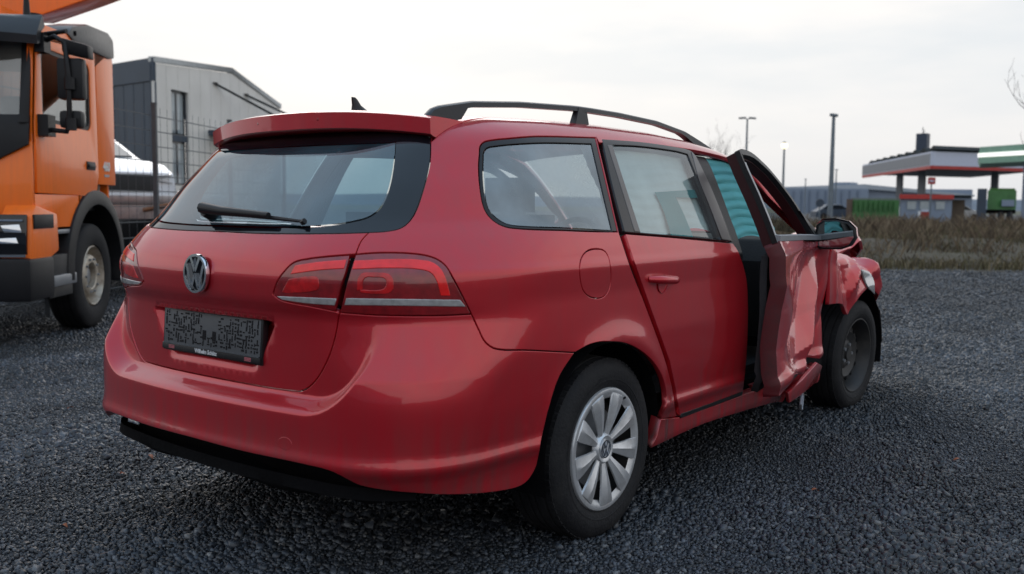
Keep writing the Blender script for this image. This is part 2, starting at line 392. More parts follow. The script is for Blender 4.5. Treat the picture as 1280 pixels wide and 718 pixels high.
def dedupe(p,tol=.0015):
    o=[p[0]]
    for q in p[1:]:
        if np.linalg.norm(q-o[-1])>tol: o.append(q)
    if np.linalg.norm(o[0]-o[-1])<tol: o.pop()
    return np.array(o)
def inpoly(pt,poly):
    x,y=pt[:,0],pt[:,1]; r=np.zeros(len(pt),bool); n=len(poly); j=n-1
    for i in range(n):
        xi,yi=poly[i]; xj,yj=poly[j]
        if yi!=yj:
            c=((yi>y)!=(yj>y))&(x<(xj-xi)*(y-yi)/(yj-yi)+xi); r^=c
        j=i
    return r
def dseg(pt,poly,closed=True):
    a=poly if closed else poly[:-1]; b=np.roll(poly,-1,0) if closed else poly[1:]
    d=np.full(len(pt),9.)
    for p,q in zip(a,b):
        e=q-p; t=np.clip(((pt-p)@e)/max(e@e,1e-12),0,1); d=np.minimum(d,np.linalg.norm(pt-p-t[:,None]*e,axis=1))
    return d
def panel(name,outer,m,parent,holes=(),lines=(),gap=.0022,depth=.016,res=(.03,.02),sm=S,disp=None,off=0.0,flip=False,edge=.002,xf=None,dense=None,label=None,hole_flange=True,gmask=None,fm=None):
    """one trimmed sheet of the body: polygon in surface coordinates, edges turned inwards"""
    outer=ccw(dedupe(outer)); rings=[(outer,1)]+[(ccw(dedupe(h)),-1) for h in holes]
    def pos(uv):
        P=sm(uv)
        return P if (disp is None and off==0) else P
    def full(uv):
        P=pos(uv); h=.0015
        Pu=pos(uv+np.array([h,0]))-pos(uv-np.array([h,0])); Pv=pos(uv+np.array([0,h]))-pos(uv-np.array([0,h]))
        n=np.cross(Pu,Pv); n/=np.maximum(np.linalg.norm(n,axis=1)[:,None],1e-9)
        return P,n
    def disped(uv):
        P,n=full(uv); d=np.full(len(uv),off)
        if disp is not None: d=d+disp(uv)
        return P+n*d[:,None],n
    def withn(uv):
        P,n=disped(uv)
        if disp is None: return P,n
        h=.003
        Pu=disped(uv+np.array([h,0]))[0]-disped(uv-np.array([h,0]))[0]; Pv=disped(uv+np.array([0,h]))[0]-disped(uv-np.array([0,h]))[0]
        n2=np.cross(Pu,Pv); n2/=np.maximum(np.linalg.norm(n2,axis=1)[:,None],1e-9); return P,n2
    B=[]; R1=[]; E=[]; st=[]
    for p,sg in rings:
        st.append(sum(len(b) for b in B)); b=offs(p,sg*(gap+edge)); B.append(b); R1.append(offs(p,sg*gap))
        k=len(b); E+=[(st[-1]+i,st[-1]+(i+1)%k) for i in range(k)]
    nb=sum(len(b) for b in B)
    pts=list(B); cnt=nb
    for l in lines:
        pts.append(l); E+=[(cnt+i,cnt+i+1) for i in range(len(l)-1)]; cnt+=len(l)
    lo=outer.min(0); hi=outer.max(0)
    gx=np.arange(lo[0],hi[0],res[0]); gy=np.arange(lo[1],hi[1],res[1])
    G=np.stack(np.meshgrid(gx,gy),-1).astype(float); G=G.reshape(-1,2)
    if dense is not None:
        x0,x1,y0,y1,dx,dy=dense
        k=(G[:,0]<x0)|(G[:,0]>x1)|(G[:,1]<y0)|(G[:,1]>y1); G=G[k]
        D2=np.stack(np.meshgrid(np.arange(x0,x1,dx),np.arange(y0,y1,dy)),-1).reshape(-1,2); G=np.concatenate([G,D2])
    keep=inpoly(G,B[0])
    for b in B[1:]: keep&=~inpoly(G,b)
    G=G[keep]
    if gmask is not None: G=G[gmask(G)]
    mr=.35*min(res)
    for b in B: G=G[dseg(G,b)>mr]
    for l in lines: G=G[dseg(G,l,False)>mr*.6]
    A=np.concatenate(pts+[G])
    vo,eo,fo,ov,oe,of=delaunay_2d_cdt([Vector(p) for p in A],E,[],0,1e-6,True)
    vo=np.array([tuple(v) for v in vo]); fo=np.array([f for f in fo if len(f)==3])
    cen=vo[fo].mean(1); k=inpoly(cen,B[0])
    for b in B[1:]: k&=~inpoly(cen,b)
    fo=fo[k]
    ar=np.cross(vo[fo[:,1]]-vo[fo[:,0]],vo[fo[:,2]]-vo[fo[:,0]]); fo[ar<0]=fo[ar<0][:,::-1]
    mp={}
    for i,l in enumerate(ov):
        for q in l: mp.setdefault(q,i)
    P,n=withn(vo); V=[P]; NR=[n]; FS=[tuple(f) for f in fo]; base=len(vo)
    if depth>0:
        for ri,(b,r1) in enumerate(zip(B,R1)):
            if ri>0 and not hole_flange: continue
            k=len(b); idx=[mp[st[ri]+i] for i in range(k)]
            Q,qn=withn(r1); out=Q-P[idx]; out-=qn*(out*qn).sum(1)[:,None]; out/=np.maximum(np.linalg.norm(out,axis=1)[:,None],1e-9)
            r_1=Q-qn*edge*.6; r_2=Q-qn*depth
            V+=[r_1,r_2]; nn=qn*.5+out; nn/=np.linalg.norm(nn,axis=1)[:,None]; NR+=[nn,out]
            sg=rings[ri][1]
            for i in range(k):
                j=(i+1)%k; a,bq=idx[i],idx[j]; c,d=base+i,base+j; e,f=base+k+i,base+k+j
                FS+= [(a,c,d,bq),(c,e,f,d)] if sg>0 else [(bq,d,c,a),(d,f,e,c)]
            base+=2*k
    V=np.concatenate(V); NR=np.concatenate(NR)
    if flip:
        V=V*np.array([1,-1,1]); NR=NR*np.array([1,-1,1]); FS=[f[::-1] for f in FS]
    if xf is not None:
        V=V@np.array(xf.to_3x3()).T+np.array(xf.translation); NR=NR@np.array(xf.to_3x3()).T
    me=bpy.data.meshes.new(name); me.from_pydata(V.tolist(),[],FS); me.materials.append(m)
    if fm is not None:
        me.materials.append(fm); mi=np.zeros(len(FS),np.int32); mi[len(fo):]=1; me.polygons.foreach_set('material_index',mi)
    me.polygons.foreach_set('use_smooth',[True]*len(me.polygons)); me.update()
    me.normals_split_custom_set_from_vertices(NR.tolist())
    o=newo(name,me,parent)
    if label: o['label']=label
    return o
# ================================================================== THE RED ESTATE CAR
car=empty('estate_car','crashed red estate car with open dented front door on dark gravel','car')
C_=1  # corner flag
glassR=[(538.5,171,1),(537.5,204),(528,242),(517,270),(503,284),(484,289),(461,290.5,1)]
glassB=[(461,290.5,1),(415,291.8),(364,292),(310,291),(250,287.5)]
splitT=[(461,290.5,1),(451,302),(444.5,318,1)]
lampIN=[(437.5,318.6,1),(407.6,321),(384,324),(367,328.5),(354,341),(346,353),(341,368,1),(352,375.7),(387,383),(419.5,389.6,1)]
lampINr=[(419.5,389.6,1),(425,364),(432,340),(437.5,318.6,1)]
lampOUTl=[(444.5,318,1),(438.5,336),(431,363),(424.6,391.3,1)]
lampOUTt=[(444.5,318,1),(474.6,316),(516,317),(541.6,322),(557,332),(567,349),(578,370),(589.5,393,1)]
lampOUTb=[(589.5,393,1),(547,395),(474.6,394.5),(424.6,391.3,1)]
tgR=[(424.0,391.3,1),(419,420),(411,446),(398,471),(385,485),(374,490)]
tgB=[(374,490),(350,487),(313.6,481),(252,469),(200,456)]
bsplit=[(589.5,393,1),(598,411),(607,428),(621,436.5),(660,438),(719,441,1)]
archR=[(719,441,1),(700,471),(687,510),(678,548),(675,566,1)]
archF=[(719,441,1),(738,431),(757,427.5),(786,431),(813,449),(829,474),(833,503),(826,524,1)]
bumpB=[(675,566,1),(669,588),(655,606),(630,614),(580,619),(526,618),(454,609),(413,590),(375,580.5),(299,564),(215,541)]
u_gR=px(glassR); u_gB=px(glassB); u_sT=px(splitT); u_tR=px(tgR); u_tB=px(tgB); u_bs=px(bsplit); u_aR=px(archR); u_aF=px(archF); u_bB=px(bumpB)
u_li=px(lampIN); u_lir=px(lampINr); u_lol=px(lampOUTl); u_lot=px(lampOUTt); u_lob=px(lampOUTb)
def creases(u0,u1,vs_):
    return [np.stack([np.arange(u0,u1,.02),np.full(len(np.arange(u0,u1,.02)),v)],1) for v in vs_]
CREV=(.930,.940,.948,.956,.963,.970,.978,.988)
def ledge(d):
    r=.16+d; a0=.633+d; z0=.592-d; L=[(.0,z0),(.2,z0)]+[(a,z0) for a in np.arange(.22,a0-r,.02)]
    L+=[(a0-r+r*math.sin(t),z0+r-r*math.cos(t)) for t in np.linspace(0,PI/2,16)]+[(a0,z) for z in np.arange(z0+r+.01,.80,.02)]
    L=np.array(L); O=np.stack([np.full(len(L),-.2),-L[:,0],L[:,1]],1); D=np.tile(np.array([-1.,0,0]),(len(L),1))
    u=inv(bis(O,D,F,1.5)); m=u[::-1].copy(); m[:,0]=2*UC-m[:,0]; return dens(np.concatenate([u,m[1:]])[::1],.012,False)
def dens(p,step=.015,closed=True):
    o=[]
    for i in range(len(p) if closed else len(p)-1):
        a,b=p[i],p[(i+1)%len(p)]; m=max(1,int(np.linalg.norm(b-a)/step))
        o+= [a+(b-a)*j/m for j in range(m)]
    if not closed: o.append(p[-1])
    return np.array(o)
def inside_lines(ls,poly,holes=()):
    out=[]
    for l in ls:
        k=inpoly(l,poly)&(dseg(l,poly)>.006)
        for h in holes: k&=~inpoly(l,h)&(dseg(l,h)>.006)
        i=0
        while i<len(l):
            if k[i]:
                j=i
                while j+1<len(l) and k[j+1]: j+=1
                if j-i>=1: out.append(l[i:j+1])
                i=j+1
            else: i+=1
    return out
LEDGE=[ledge(d) for d in (0.0,.008,.016,.025,.034,.042,.05)]
BCREASE=[np.stack([np.arange(2*UC-.45,.45,.02)*1.0,np.full(len(np.arange(2*UC-.45,.45,.02)),v)],1) for v in (.392,.401,.409,.418,.43)]
# --- tailgate with its recessed plate niche
rcT=px([(346,404.5,1),(300,397),(240,388),(200,382)]); rcB=px([(321,464.5,1),(290,461),(250,455),(215,450)])
def niche(a):  # half outline right side -> closed symmetric polygon
    t,b=a; return t,b
vt=float(np.interp(0,[0],[rcT[:,1].mean()])); ur=float(rcT[0,0]); ub=float(rcB[0,0]); vb=float(rcB[:,1].mean())
N_out=np.array([[ur,vt],[2*UC-ur,vt],[2*UC-ub,vb],[ub,vb]]); 
N_in=np.array([[ur-.055,vt-.012],[2*UC-ur+.055,vt-.012],[2*UC-ub+.035,vb+.012],[ub-.035,vb+.012]])
N_in=np.array([[ur-.055,vt-.014],[2*UC-ur+.055,vt-.014],[2*UC-ub+.030,vb+.030],[ub-.030,vb+.030]])
NL=[dens(N_out+(N_in-N_out)*t,.015) for t in (0,.33,.67,1.0)]
def d_tail(uv):
    io=inpoly(uv,N_out); ii=inpoly(uv,N_in)
    do=dseg(uv,N_out); di=dseg(uv,N_in)
    w=np.where(ii,1,np.where(io,do/np.maximum(do+di,1e-6),0))
    dep=.012+.036*np.clip((uv[:,1]-vb)/(vt-vb),0,1)
    return -w*dep
tgp=sym(cat(clipc(u_gB)[::-1] if u_gB[0,0]>u_gB[-1,0] else clipc(u_gB),u_sT,u_li,u_tR,clipc(u_tB)))
loopN=lambda p: np.concatenate([p,p[:1]])
tailgate=panel('tailgate',tgp,MT['red'],car,gmask=lambda G:~(inpoly(G,N_out+(N_out-N_in)*.1)&~inpoly(G,N_in)),lines=[loopN(l) for l in NL]+inside_lines(LEDGE[:2],tgp),res=(.03,.015),disp=d_tail,depth=.02)
for fl in (False,True):
    lin=panel('tail_lamp',cat(u_li,u_lir),MT['lamp_dark'],car,gap=.0018,flip=fl,res=(.02,.015))
    lou=panel('tail_lamp',cat(u_lol,u_lob[::-1],u_lot[::-1]),MT['lamp_dark'],car,gap=.0018,flip=fl,res=(.02,.015))
    panel('reverse_strip',px([(346,370.5,1),(420.5,373.5,1),(418.5,382,1),(385,379.5),(353,375,1)],True),MT['lamp_white'],lin,off=.0022,depth=.004,gap=0,flip=fl)
    panel('reverse_strip',px([(433,373,1),(575,375,1),(582,383.5,1),(430.5,381.5,1)],True),MT['lamp_white'],lou,off=.0022,depth=.004,gap=0,flip=fl)
    panel('light_guide',px([(443,326,1),(500,324),(535,326.5),(549,334),(557,348),(563,370,1),(551,370,1),(546,352),(538,341),(520,336.5),(480,335.5),(440.5,337,1)],True),MT['lamp_bright'],lou,off=.002,depth=.004,gap=0,flip=fl,res=(.01,.01))
    panel('light_guide',px([(447,349,1),(452,342),(470,341),(486,343),(492,352),(489,365),(470,368),(450,366,1),(450,362,1),(466,363),(480,361),(483,353),(480,348),(468,347),(456,348),(453,362,1),(446,364,1)],True),MT['lamp_mid'],lou,off=.002,depth=.004,gap=0,flip=fl,res=(.01,.01))
    panel('light_guide',px([(369,332,1),(400,327.5),(433,325,1),(430,336,1),(400,338),(363,343,1)],True),MT['lamp_bright'],lin,off=.002,depth=.004,gap=0,flip=fl,res=(.01,.01))
    panel('light_guide',px([(361,349,1),(395,346),(399,354),(396,363),(362,367,1),(352,366,1)],True),MT['lamp_mid'],lin,off=.002,depth=.004,gap=0,flip=fl,res=(.01,.01))
# --- rear bumper
bp_=sym(cat(clipc(u_tB[::-1]) ,u_tR[::-1],u_lob[::-1],u_bs,u_aR,clipc(u_bB)))
bumper=panel('rear_bumper',bp_,MT['red'],car,res=(.03,.015),depth=.03,lines=inside_lines(LEDGE+BCREASE,bp_))
# --- rear window
def top_of(v): return v
u_top=np.array([[UC,float(u_gR[0,1])+.012],[float(u_gR[0,0]),float(u_gR[0,1])]])
gl_half=cat(dens(np.array([[UC,u_top[0,1]+.17],[u_top[1,0]-.1,u_top[1,1]+.15],u_top[1]+[0,.10]]),.02,False),u_gR,u_gB)
gl_half=gl_half[gl_half[:,0]>=UC-1e-6]
rw=sym(gl_half)
inn=px([(494,177,1),(493,192),(488,225),(480,250),(470,264),(452,273),(400,281),(330,282.5),(280,281),(235,278)])
inn=np.concatenate([[[UC,inn[0,1]+.012]],inn]); inn=inn[inn[:,0]>=UC-1e-6]
rwi=sym(inn)
rear_window=panel('rear_window',rwi,MT['glass_rear'],car,gap=0,depth=0,off=-.004,res=(.05,.05))
panel('glass_frit',rw,MT['frit'],rear_window,holes=[rwi],gap=.003,depth=.008,off=-.004,res=(.05,.03),hole_flange=False)
# --- side panels (rear quarter, roof rail, windscreen pillar)
def gate(fl): return None
qOut=[(599.5,192),(600.5,182),(607,176.5),(640,172.5),(674,170.3),(744.5,172,1),(772.5,289.8,1),(740,289.5),(709,288.3),(639,285),(620,278),(607,264),(601,242),(598.5,210)]
qIn=[(604.5,196),(606,188),(613,183.5),(674,178.8),(739.5,180,1),(765,288,1),(709,284.5),(641,281),(624,274),(611,260),(605.5,232)]
uq,uqi=px(qOut,True),px(qIn,True)
seam=px([(538.5,171,1),(540.5,157),(536.5,147.5,1)])
gapE=px([(774,291,1),(788,333),(811,392),(832,451),(841,487),(846,521,1)])
Cp=px([(746.2,172,1),(760,230),(774,291,1)])
doortop=xz([(.19,1.372,1),(.55,1.388),(.9,1.386),(1.1,1.378),(1.3,1.362),(1.5,1.322),(1.7,1.238),(1.9,1.13),(2.02,1.06),(2.06,1.0,1)])
ditch=xa([(-.545,.562,1),(-.2,.562),(.4,.562),(1.0,.558),(1.3,.558),(1.45,.575),(1.8,.645),(2.13,.72,1)])
i0=int(np.argmin(np.linalg.norm(u_aF-gapE[-1],axis=1)))
aF1=u_aF[:i0]
def side_outline(dt):
    return cat(u_sT[::-1],u_gR[::-1],seam,ditch,dt[::-1],Cp,gapE,u_aF[::-1],u_bs[::-1],u_lot[::-1])
for fl in (False,True):
    SO=side_outline(doortop); FFp=px([(745,311.5),(757,315),(763,332),(763,356),(756,370),(744,373),(731,366),(725.5,348),(726,326),(733,315)],True)
    panel('side_panel',SO,MT['red'],car,holes=[uq] if fl else [uq,FFp],lines=inside_lines(creases(-.83,.75,CREV),SO,[uq] if fl else [uq,FFp]),gap=.0018,res=(.04,.02),depth=.02,flip=fl)
    g=panel('quarter_window',uqi,MT['glass_q'],car,gap=0,depth=0,off=-.004,res=(.06,.06),flip=fl)
    panel('window_trim',uq,MT['gloss_black'],g,holes=[uqi],gap=.002,depth=.012,off=-.0015,res=(.05,.05),flip=fl,hole_flange=True)
    if not fl: panel('fuel_flap',FFp,MT['red'],car,gap=.0016,depth=.012,edge=.0015,res=(.02,.01),lines=inside_lines(creases(-.83,.75,CREV),FFp))
    panel('pillar_seal',px([(740,173,1),(757,173,1),(792,292,1),(845,452,1),(855,520,1),(842,520,1),(820,455,1),(800,393),(768,292,1)],True),MT['black'],car,off=-.022,gap=0,depth=.0,flip=fl)
    panel('pillar',xz([(.90,.33,1),(1.06,.33,1),(1.06,1.0),(1.10,1.385,1),(.86,1.39,1),(.90,1.0)],.03,True),MT['black'],car,off=-.03,gap=0,depth=0,flip=fl)
# --- roof, windscreen, bonnet
rp=np.array([(x,-.559) for x in np.arange(-.53,1.40,.03)]+[(1.40,y) for y in np.arange(-.559,.56,.03)]+[(x,.559) for x in np.arange(1.40,-.53,-.03)]+[(-.53,y) for y in np.arange(.559,-.559,-.03)])
panel('roof',rp,MT['red'],car,sm=S_top,res=(.06,.04),depth=.012)
ws=np.array([(1.41,-.555),(1.8,-.64),(2.13,-.71),(2.19,-.4),(2.2,0),(2.19,.4),(2.13,.71),(1.8,.64),(1.41,.555),(1.40,.3),(1.40,0),(1.40,-.3)])
panel('windscreen',dens(ws,.03),MT['glass'],car,sm=S_top,res=(.07,.07),depth=0,off=-.004)
def fold(p,L):
    """sharp folds: (x,z,angle,width,length,height) tents added up"""
    d=np.zeros(len(p))
    for x0,z0,an,w,l,h in L:
        c,s=math.cos(an),math.sin(an); t=(p[:,0]-x0)*c+(p[:,1]-z0)*s; q=-(p[:,0]-x0)*s+(p[:,1]-z0)*c
        d+=h*np.maximum(1-np.abs(q)/w,0)*np.exp(-(t/l)**4)
    return d
def nz(P,s,seed): return np.array([noise.noise(Vector((a*s+seed,b*s,seed*.37))) for a,b in P])
HF=[(3.0,-.62,.1,.24,.35,.10),(2.75,-.45,.6,.14,.5,.07),(2.9,.1,1.2,.2,.6,.06),(2.6,-.6,-.2,.10,.5,.05),(3.0,-.5,1.5,.12,.4,.06)]
def d_hood(uv): return fold(uv,HF)*sstep(2.25,2.5,uv[:,0])+.03*nz(uv,4,3.1)*sstep(2.3,2.6,uv[:,0])
hp=np.array([(2.21,-.70),(2.6,-.745),(3.05,-.73),(3.28,-.60),(3.34,0),(3.28,.60),(3.05,.73),(2.6,.745),(2.21,.70),(2.24,0)])
panel('bonnet',dens(hp,.03),MT['red'],car,sm=S_top,res=(.03,.03),disp=d_hood,depth=.02)
def S_front(uv):
    O=np.stack([np.full(len(uv),2.6),uv[:,0],uv[:,1]],1); D=np.tile(np.array([1.,0,0]),(len(uv),1)); return bis(O,D,F,1.2)
fb=np.array([(-.74,.25),(.74,.25),(.74,.60),(.6,.72),(0,.76),(-.6,.72),(-.74,.60)])
panel('front_bumper',dens(fb,.03),MT['red'],car,sm=S_front,res=(.04,.04),disp=lambda uv:.05*nz(uv,5,7.7)-.04*np.exp(-((uv[:,0]+.6)/.3)**2),depth=.03)
# --- front wings
arch2=lambda r,a0,a1:[(2.712+r*math.cos(t),.316+r*math.sin(t)) for t in np.linspace(a0,a1,28)]
WF=[(2.35,.80,1.9,.10,.30,-.045),(2.55,.83,.9,.07,.22,.05),(2.85,.80,2.2,.08,.25,.055),(2.75,.88,.15,.06,.35,-.04),(3.05,.72,1.1,.09,.25,-.05),(2.15,.80,1.6,.07,.4,.03),(2.98,.86,.4,.06,.3,.04)]
def d_wing(uv):
    q=np.stack([uv[:,0]+XC,uv[:,1]],1)
    m=sstep(2.03,2.2,q[:,0]); return (fold(q,WF)*.62+.010*nz(q,6,1.3)-.012)*m-.07*sstep(2.95,3.25,q[:,0])*m
top_w=xa([(2.15,.735),(2.4,.745),(2.7,.75),(3.0,.735),(3.15,.69)])
wing=cat(xz([(3.2,.52),(3.10,.40)]+[(p[0],p[1]) for p in arch2(.375,.25,PI+.15)]+[(2.33,.26,1),(2.05,.27,1),(2.045,.6),(2.065,.93),(2.10,.985)]),top_w)
wing_torn=cat(xz([(3.2,.52),(3.10,.40)]+[(p[0],p[1]) for p in arch2(.375,.25,PI-.72)]+[(2.34,.62),(2.20,.645),(2.06,.65,1),(2.065,.93),(2.10,.985)]),top_w)
rwing=panel('front_wing',wing_torn,MT['red'],car,res=(.018,.015),disp=d_wing,depth=.02,label='crumpled red front wing')
panel('front_wing',wing,MT['red'],car,res=(.03,.02),depth=.02,flip=True)
hl=px([(1076,337,1),(1086,340),(1092,352),(1093,368,1),(1084,358)],True)
panel('headlamp',hl,MT['lamp_white'],car,off=.004,gap=0,depth=.01)
# --- rear doors
rd_out=px([(781.5,292,1),(850,297.5),(916.5,304,1),(924,316),(933,345.5),(935.5,382),(934.5,431),(931.5,471),(929,491.5,1),(890,506),(849.5,520.5,1),(845,490),(837.5,453,1),(816,393),(795,334)],True)
rdF_out=px([(752,173.5,1),(800,177),(845,183.5),(863,188),(870,195,1),(884,223),(901,263),(916,303,1),(850,296.8),(780.5,290.8,1),(765,232)],True)
rdF_in=px([(766,182,1),(800,183.5),(845,189.5),(859.5,193.5,1),(871,222),(887,263),(900,299,1),(850,294),(801,290.5,1),(783,235)],True)
u_strip=px([(765,182.5,1),(782,235),(800,290.5,1),(793,290,1),(776,235),(759,181.5,1)],True)
def rear_door(fl):
    d=panel('rear_door',rd_out,MT['red'],car,lines=inside_lines(creases(.4,1.6,CREV),rd_out),res=(.03,.012),depth=.03,flip=fl)
    g=panel('door_window',rdF_in,MT['glass'],d,gap=0,depth=0,off=-.004,res=(.06,.06),flip=fl)
    panel('window_frame',rdF_out,MT['gloss_black'],d,holes=[rdF_in],gap=.002,depth=.03,off=.001,res=(.05,.04),flip=fl)
    panel('pillar_trim',u_strip,MT['applique'],d,off=.003,gap=0,depth=.004,res=(.05,.05),flip=fl); panel('pillar_trim',px([(864,190,1),(869.5,195.5,1),(884,225),(899.5,262),(913.5,301.5,1),(902.5,299.5,1),(888.5,262),(873,223)],True),MT['applique'],d,off=.003,gap=0,depth=.004,res=(.05,.05),flip=fl)
    # bow handle over a dished cup
    hc=unproject(np.array([[828.,351.]]))[0]; sg=-1 if not fl else 1; y0=-hc[1]
    b=MB(); pts=[]; rr=[]
    for t in np.linspace(-1,1,13):
        pts.append((hc[0]+t*.095,sg*(y0+.034*(1-abs(t)**3.5)-.004),hc[2]+.004-.006*t)); rr.append(.0155*(1-.25*abs(t)**4))
    b.tube(pts,rr,n=12); b.build('handle',MT['red'],d,smooth=60)
    c=MB(); c.lathe([(0,-.004),(.028,-.0035),(.034,.0005),(.0345,.0025)],'y',24,(hc[0],sg*(y0+.0005),hc[2]-.012),sgn=sg); 
    c.build('handle_cup',MT['red'],d,smooth=60)
    return d
rear_door(False); rear_door(True)
# --- sills
sill=lambda:cat(px([(826.5,524,1),(849.5,521.5,1),(890,508),(929,493.5),(950,486.5)]),xz([(1.25,.345),(1.7,.345),(2.05,.345,1),(2.05,.245,1),(1.6,.245)]),px([(975,501.5),(930,514.5),(874,533),(813,561.5,1),(821,545)]))
def d_sill(uv):
    q=np.stack([uv[:,0]+XC,uv[:,1]],1); return fold(q,[(1.75,.3,.4,.05,.2,.03),(1.9,.29,1.2,.06,.2,-.05),(1.55,.31,-.5,.05,.15,-.02)])
panel('sill',sill(),MT['red'],car,res=(.03,.012),disp=d_sill,depth=.05)
panel('sill',sill(),MT['red'],car,res=(.03,.012),depth=.05,flip=True)
for fl in (False,True):
    panel('sill_trim',px([(851,517.5,1),(890,503.5),(928,489.5,1),(927,494,1),(890,508),(850,523,1)],True),MT['black'],car,off=.004,gap=0,depth=.01,flip=fl)
# --- front doors
HX,HY=2.02,-.865; DTH=RAD(9.0)
XF=Matrix.Translation((HX,HY,0))@Matrix.Rotation(DTH,4,'Z')@Matrix.Translation((-HX,-HY,0))
DF=[(1.52,.72,.95,.20,.48,-.034),(1.72,.66,1.0,.13,.40,.036),(1.45,.47,.22,.13,.40,.028),(1.88,.84,1.9,.12,.24,-.026),(1.9,.5,.7,.13,.3,-.028),(1.4,.40,-.12,.06,.5,.018),(1.60,.90,.4,.08,.26,.014)]
def d_door(uv):
    q=np.stack([uv[:,0]+XC,uv[:,1]],1)
    e=1-sstep(1.03,1.25,q[:,0])
    return fold(q,DF)*sstep(1.03,1.2,q[:,0])-.035*sstep(1.2,1.6,q[:,0])*(1-sstep(1.85,2.0,q[:,0]))*sstep(1.0,.9,q[:,1])+.004*nz(q,6,5.5)+e*(np.interp(q[:,1],[.3,.42,.55,.72,.82,.90,1.0],[.045,.012,-.012,.0,.022,.012,0]))
fd_xz=[(1.03,1.01,1),(1.5,1.0),(1.97,.985,1),(2.02,.93),(2.03,.6),(2.03,.38,1),(1.5,.37),(1.03,.36,1),(1.025,.6)]
fdr=panel('front_door',xz(fd_xz,closed=True),MT['red'],car,res=(.011,.010),disp=d_door,depth=.068,fm=MT['red_shaded'],xf=XF,label='open crumpled red front door')
fdl=panel('front_door',xz(fd_xz,closed=True),MT['red'],car,res=(.03,.02),depth=.03,flip=True)
def door_frame(parent,sg,xf):
    path=catmull([(1.03,1.0),(1.03,1.2),(1.035,1.385,1),(1.09,1.392),(1.237,1.384),(1.354,1.354),(1.472,1.310),(1.585,1.238),(1.70,1.135),(1.81,1.0)],.03)
    P=np.stack([path[:,0],-np.interp(path[:,1],[.95,1.0,1.1,1.2,1.3,1.4,1.5],[.885,.88,.84,.795,.745,.70,.66]),path[:,1]],1); secs=[]; sec2=[]
    cen=np.array([1.5,-.8,1.05])
    for i,p in enumerate(P):
        d=P[min(i+1,len(P)-1)]-P[max(i-1,0)]; d/=np.linalg.norm(d)
        n=np.array([0,-.88,.47]); n-=d*(n@d); n/=np.linalg.norm(n); w=np.cross(d,n); 
        if w@(cen-p)<0: w=-w
        rear=(1-min(1,max(0,(p[2]-1.34)/.04))) if p[0]<1.2 else 0; wd=.012*rear+.028*(1-rear)
        q=[p-n*.022,p,p+w*wd,p+w*(wd+.004)-n*.022]; r=[p-n*.022+w*.004,p-n*.022+w*(wd+.010),p-n*.062+w*(wd+.014),p-n*.062+w*.004]
        secs.append([(a[0],a[1]*(-sg),a[2]) for a in q]); sec2.append([(a[0],a[1]*(-sg),a[2]) for a in r])
    for nm,sx,mm in (('window_frame',sec2,MT['frame_inner']),('frame_seal',secs,MT['black'])):
        b=MB(); b.sweep(None,sx); me=b.mesh(nm,mm,30)
        if xf is not None: me.transform(xf)
        newo(nm,me,parent)
    b=MB(); s2=[]
    for i,p in enumerate(P[:13]):
        n=np.array([0,-.88,.47]); q=[p+n*.001+np.array([-.002,0,0]),p+n*.003+np.array([-.002,0,0]),p+n*.003+np.array([.020,0,0]),p+n*.001+np.array([.020,0,0])]
        s2.append([(a[0],a[1]*(-sg),a[2]) for a in q])
    b.sweep(None,s2); me=b.mesh('edge_strip',MT['grey_metal'],30)
    if xf is not None: me.transform(xf)
    newo('edge_strip',me,parent)
    b=MB(); b.prism([(1.66,sg*.835,1.13),(1.80,sg*.885,1.0),(1.97,sg*.88,.985),(1.93,sg*.872,1.02)],(0,-sg*.03,0)); me=b.mesh('mirror_base',MT['black'],30)
    if xf is not None: me.transform(xf)
    newo('mirror_base',me,parent)
    # belt moulding
    B=S(xz([(1.035,1.006),(1.5,.998),(1.96,.985)],.04)); secs=[[(p[0],(p[1]-.004)*(-sg),p[2]),(p[0],(p[1]-.004)*(-sg),p[2]+.022),(p[0],(p[1]+.02)*(-sg),p[2]+.026),(p[0],(p[1]+.02)*(-sg),p[2])] for p in B]
    b=MB(); b.sweep(None,secs); me=b.mesh('belt_moulding',MT['grey_metal'],30)
    if xf is not None: me.transform(xf)
    newo('belt_moulding',me,parent)
door_frame(fdr,-1,XF); door_frame(fdl,1,None)
panel('window',xz([(1.06,1.02,1),(1.085,1.33,1),(1.3,1.34),(1.5,1.30),(1.7,1.21),(1.88,1.10),(1.96,1.01,1)],closed=True),MT['glass'],fdl,gap=0,depth=0,off=-.02,res=(.08,.08),flip=True)
panel('door_lining',xz([(1.05,.98,1),(1.96,.97,1),(2.0,.36,1),(1.05,.35,1)],.05,True),MT['interior'],fdr,gap=0,depth=.03,off=-.068,res=(.1,.1),xf=XF)
# torn lower edge of the door, hanging bracket
b=MB(); q=[(1.40,-.965,.305),(1.62,-.95,.335),(1.86,-.93,.38),(1.96,-.92,.35),(1.94,-.90,.27),(1.62,-.94,.255),(1.42,-.965,.255)]
b.prism(q,(0,.015,.004)); b.build('torn_lower_edge',MT['red'],fdr,smooth=20,bevel=.003)
b=MB(); b.prism([(1.25,-1.02,.385),(1.42,-.99,.395),(1.60,-.955,.40),(1.60,-.95,.375),(1.42,-.985,.37),(1.25,-1.015,.36)],(0,.02,0)); b.build('loose_trim',MT['black'],fdr,smooth=20,bevel=.002)
b=MB(); b.box(-.07,.07,-.006,.006,-.018,.018,rot=Matrix.Translation((1.66,-.93,.235))@Matrix.Rotation(RAD(18),4,'Z')@Matrix.Rotation(RAD(-28),4,'Y')); b.box(-.055,.055,-.010,.010,-.012,-.004,rot=Matrix.Translation((1.66,-.93,.22))@Matrix.Rotation(RAD(18),4,'Z')@Matrix.Rotation(RAD(-28),4,'Y')); b.build('hanging_bracket',MT['grey_metal'],car,bevel=.002)
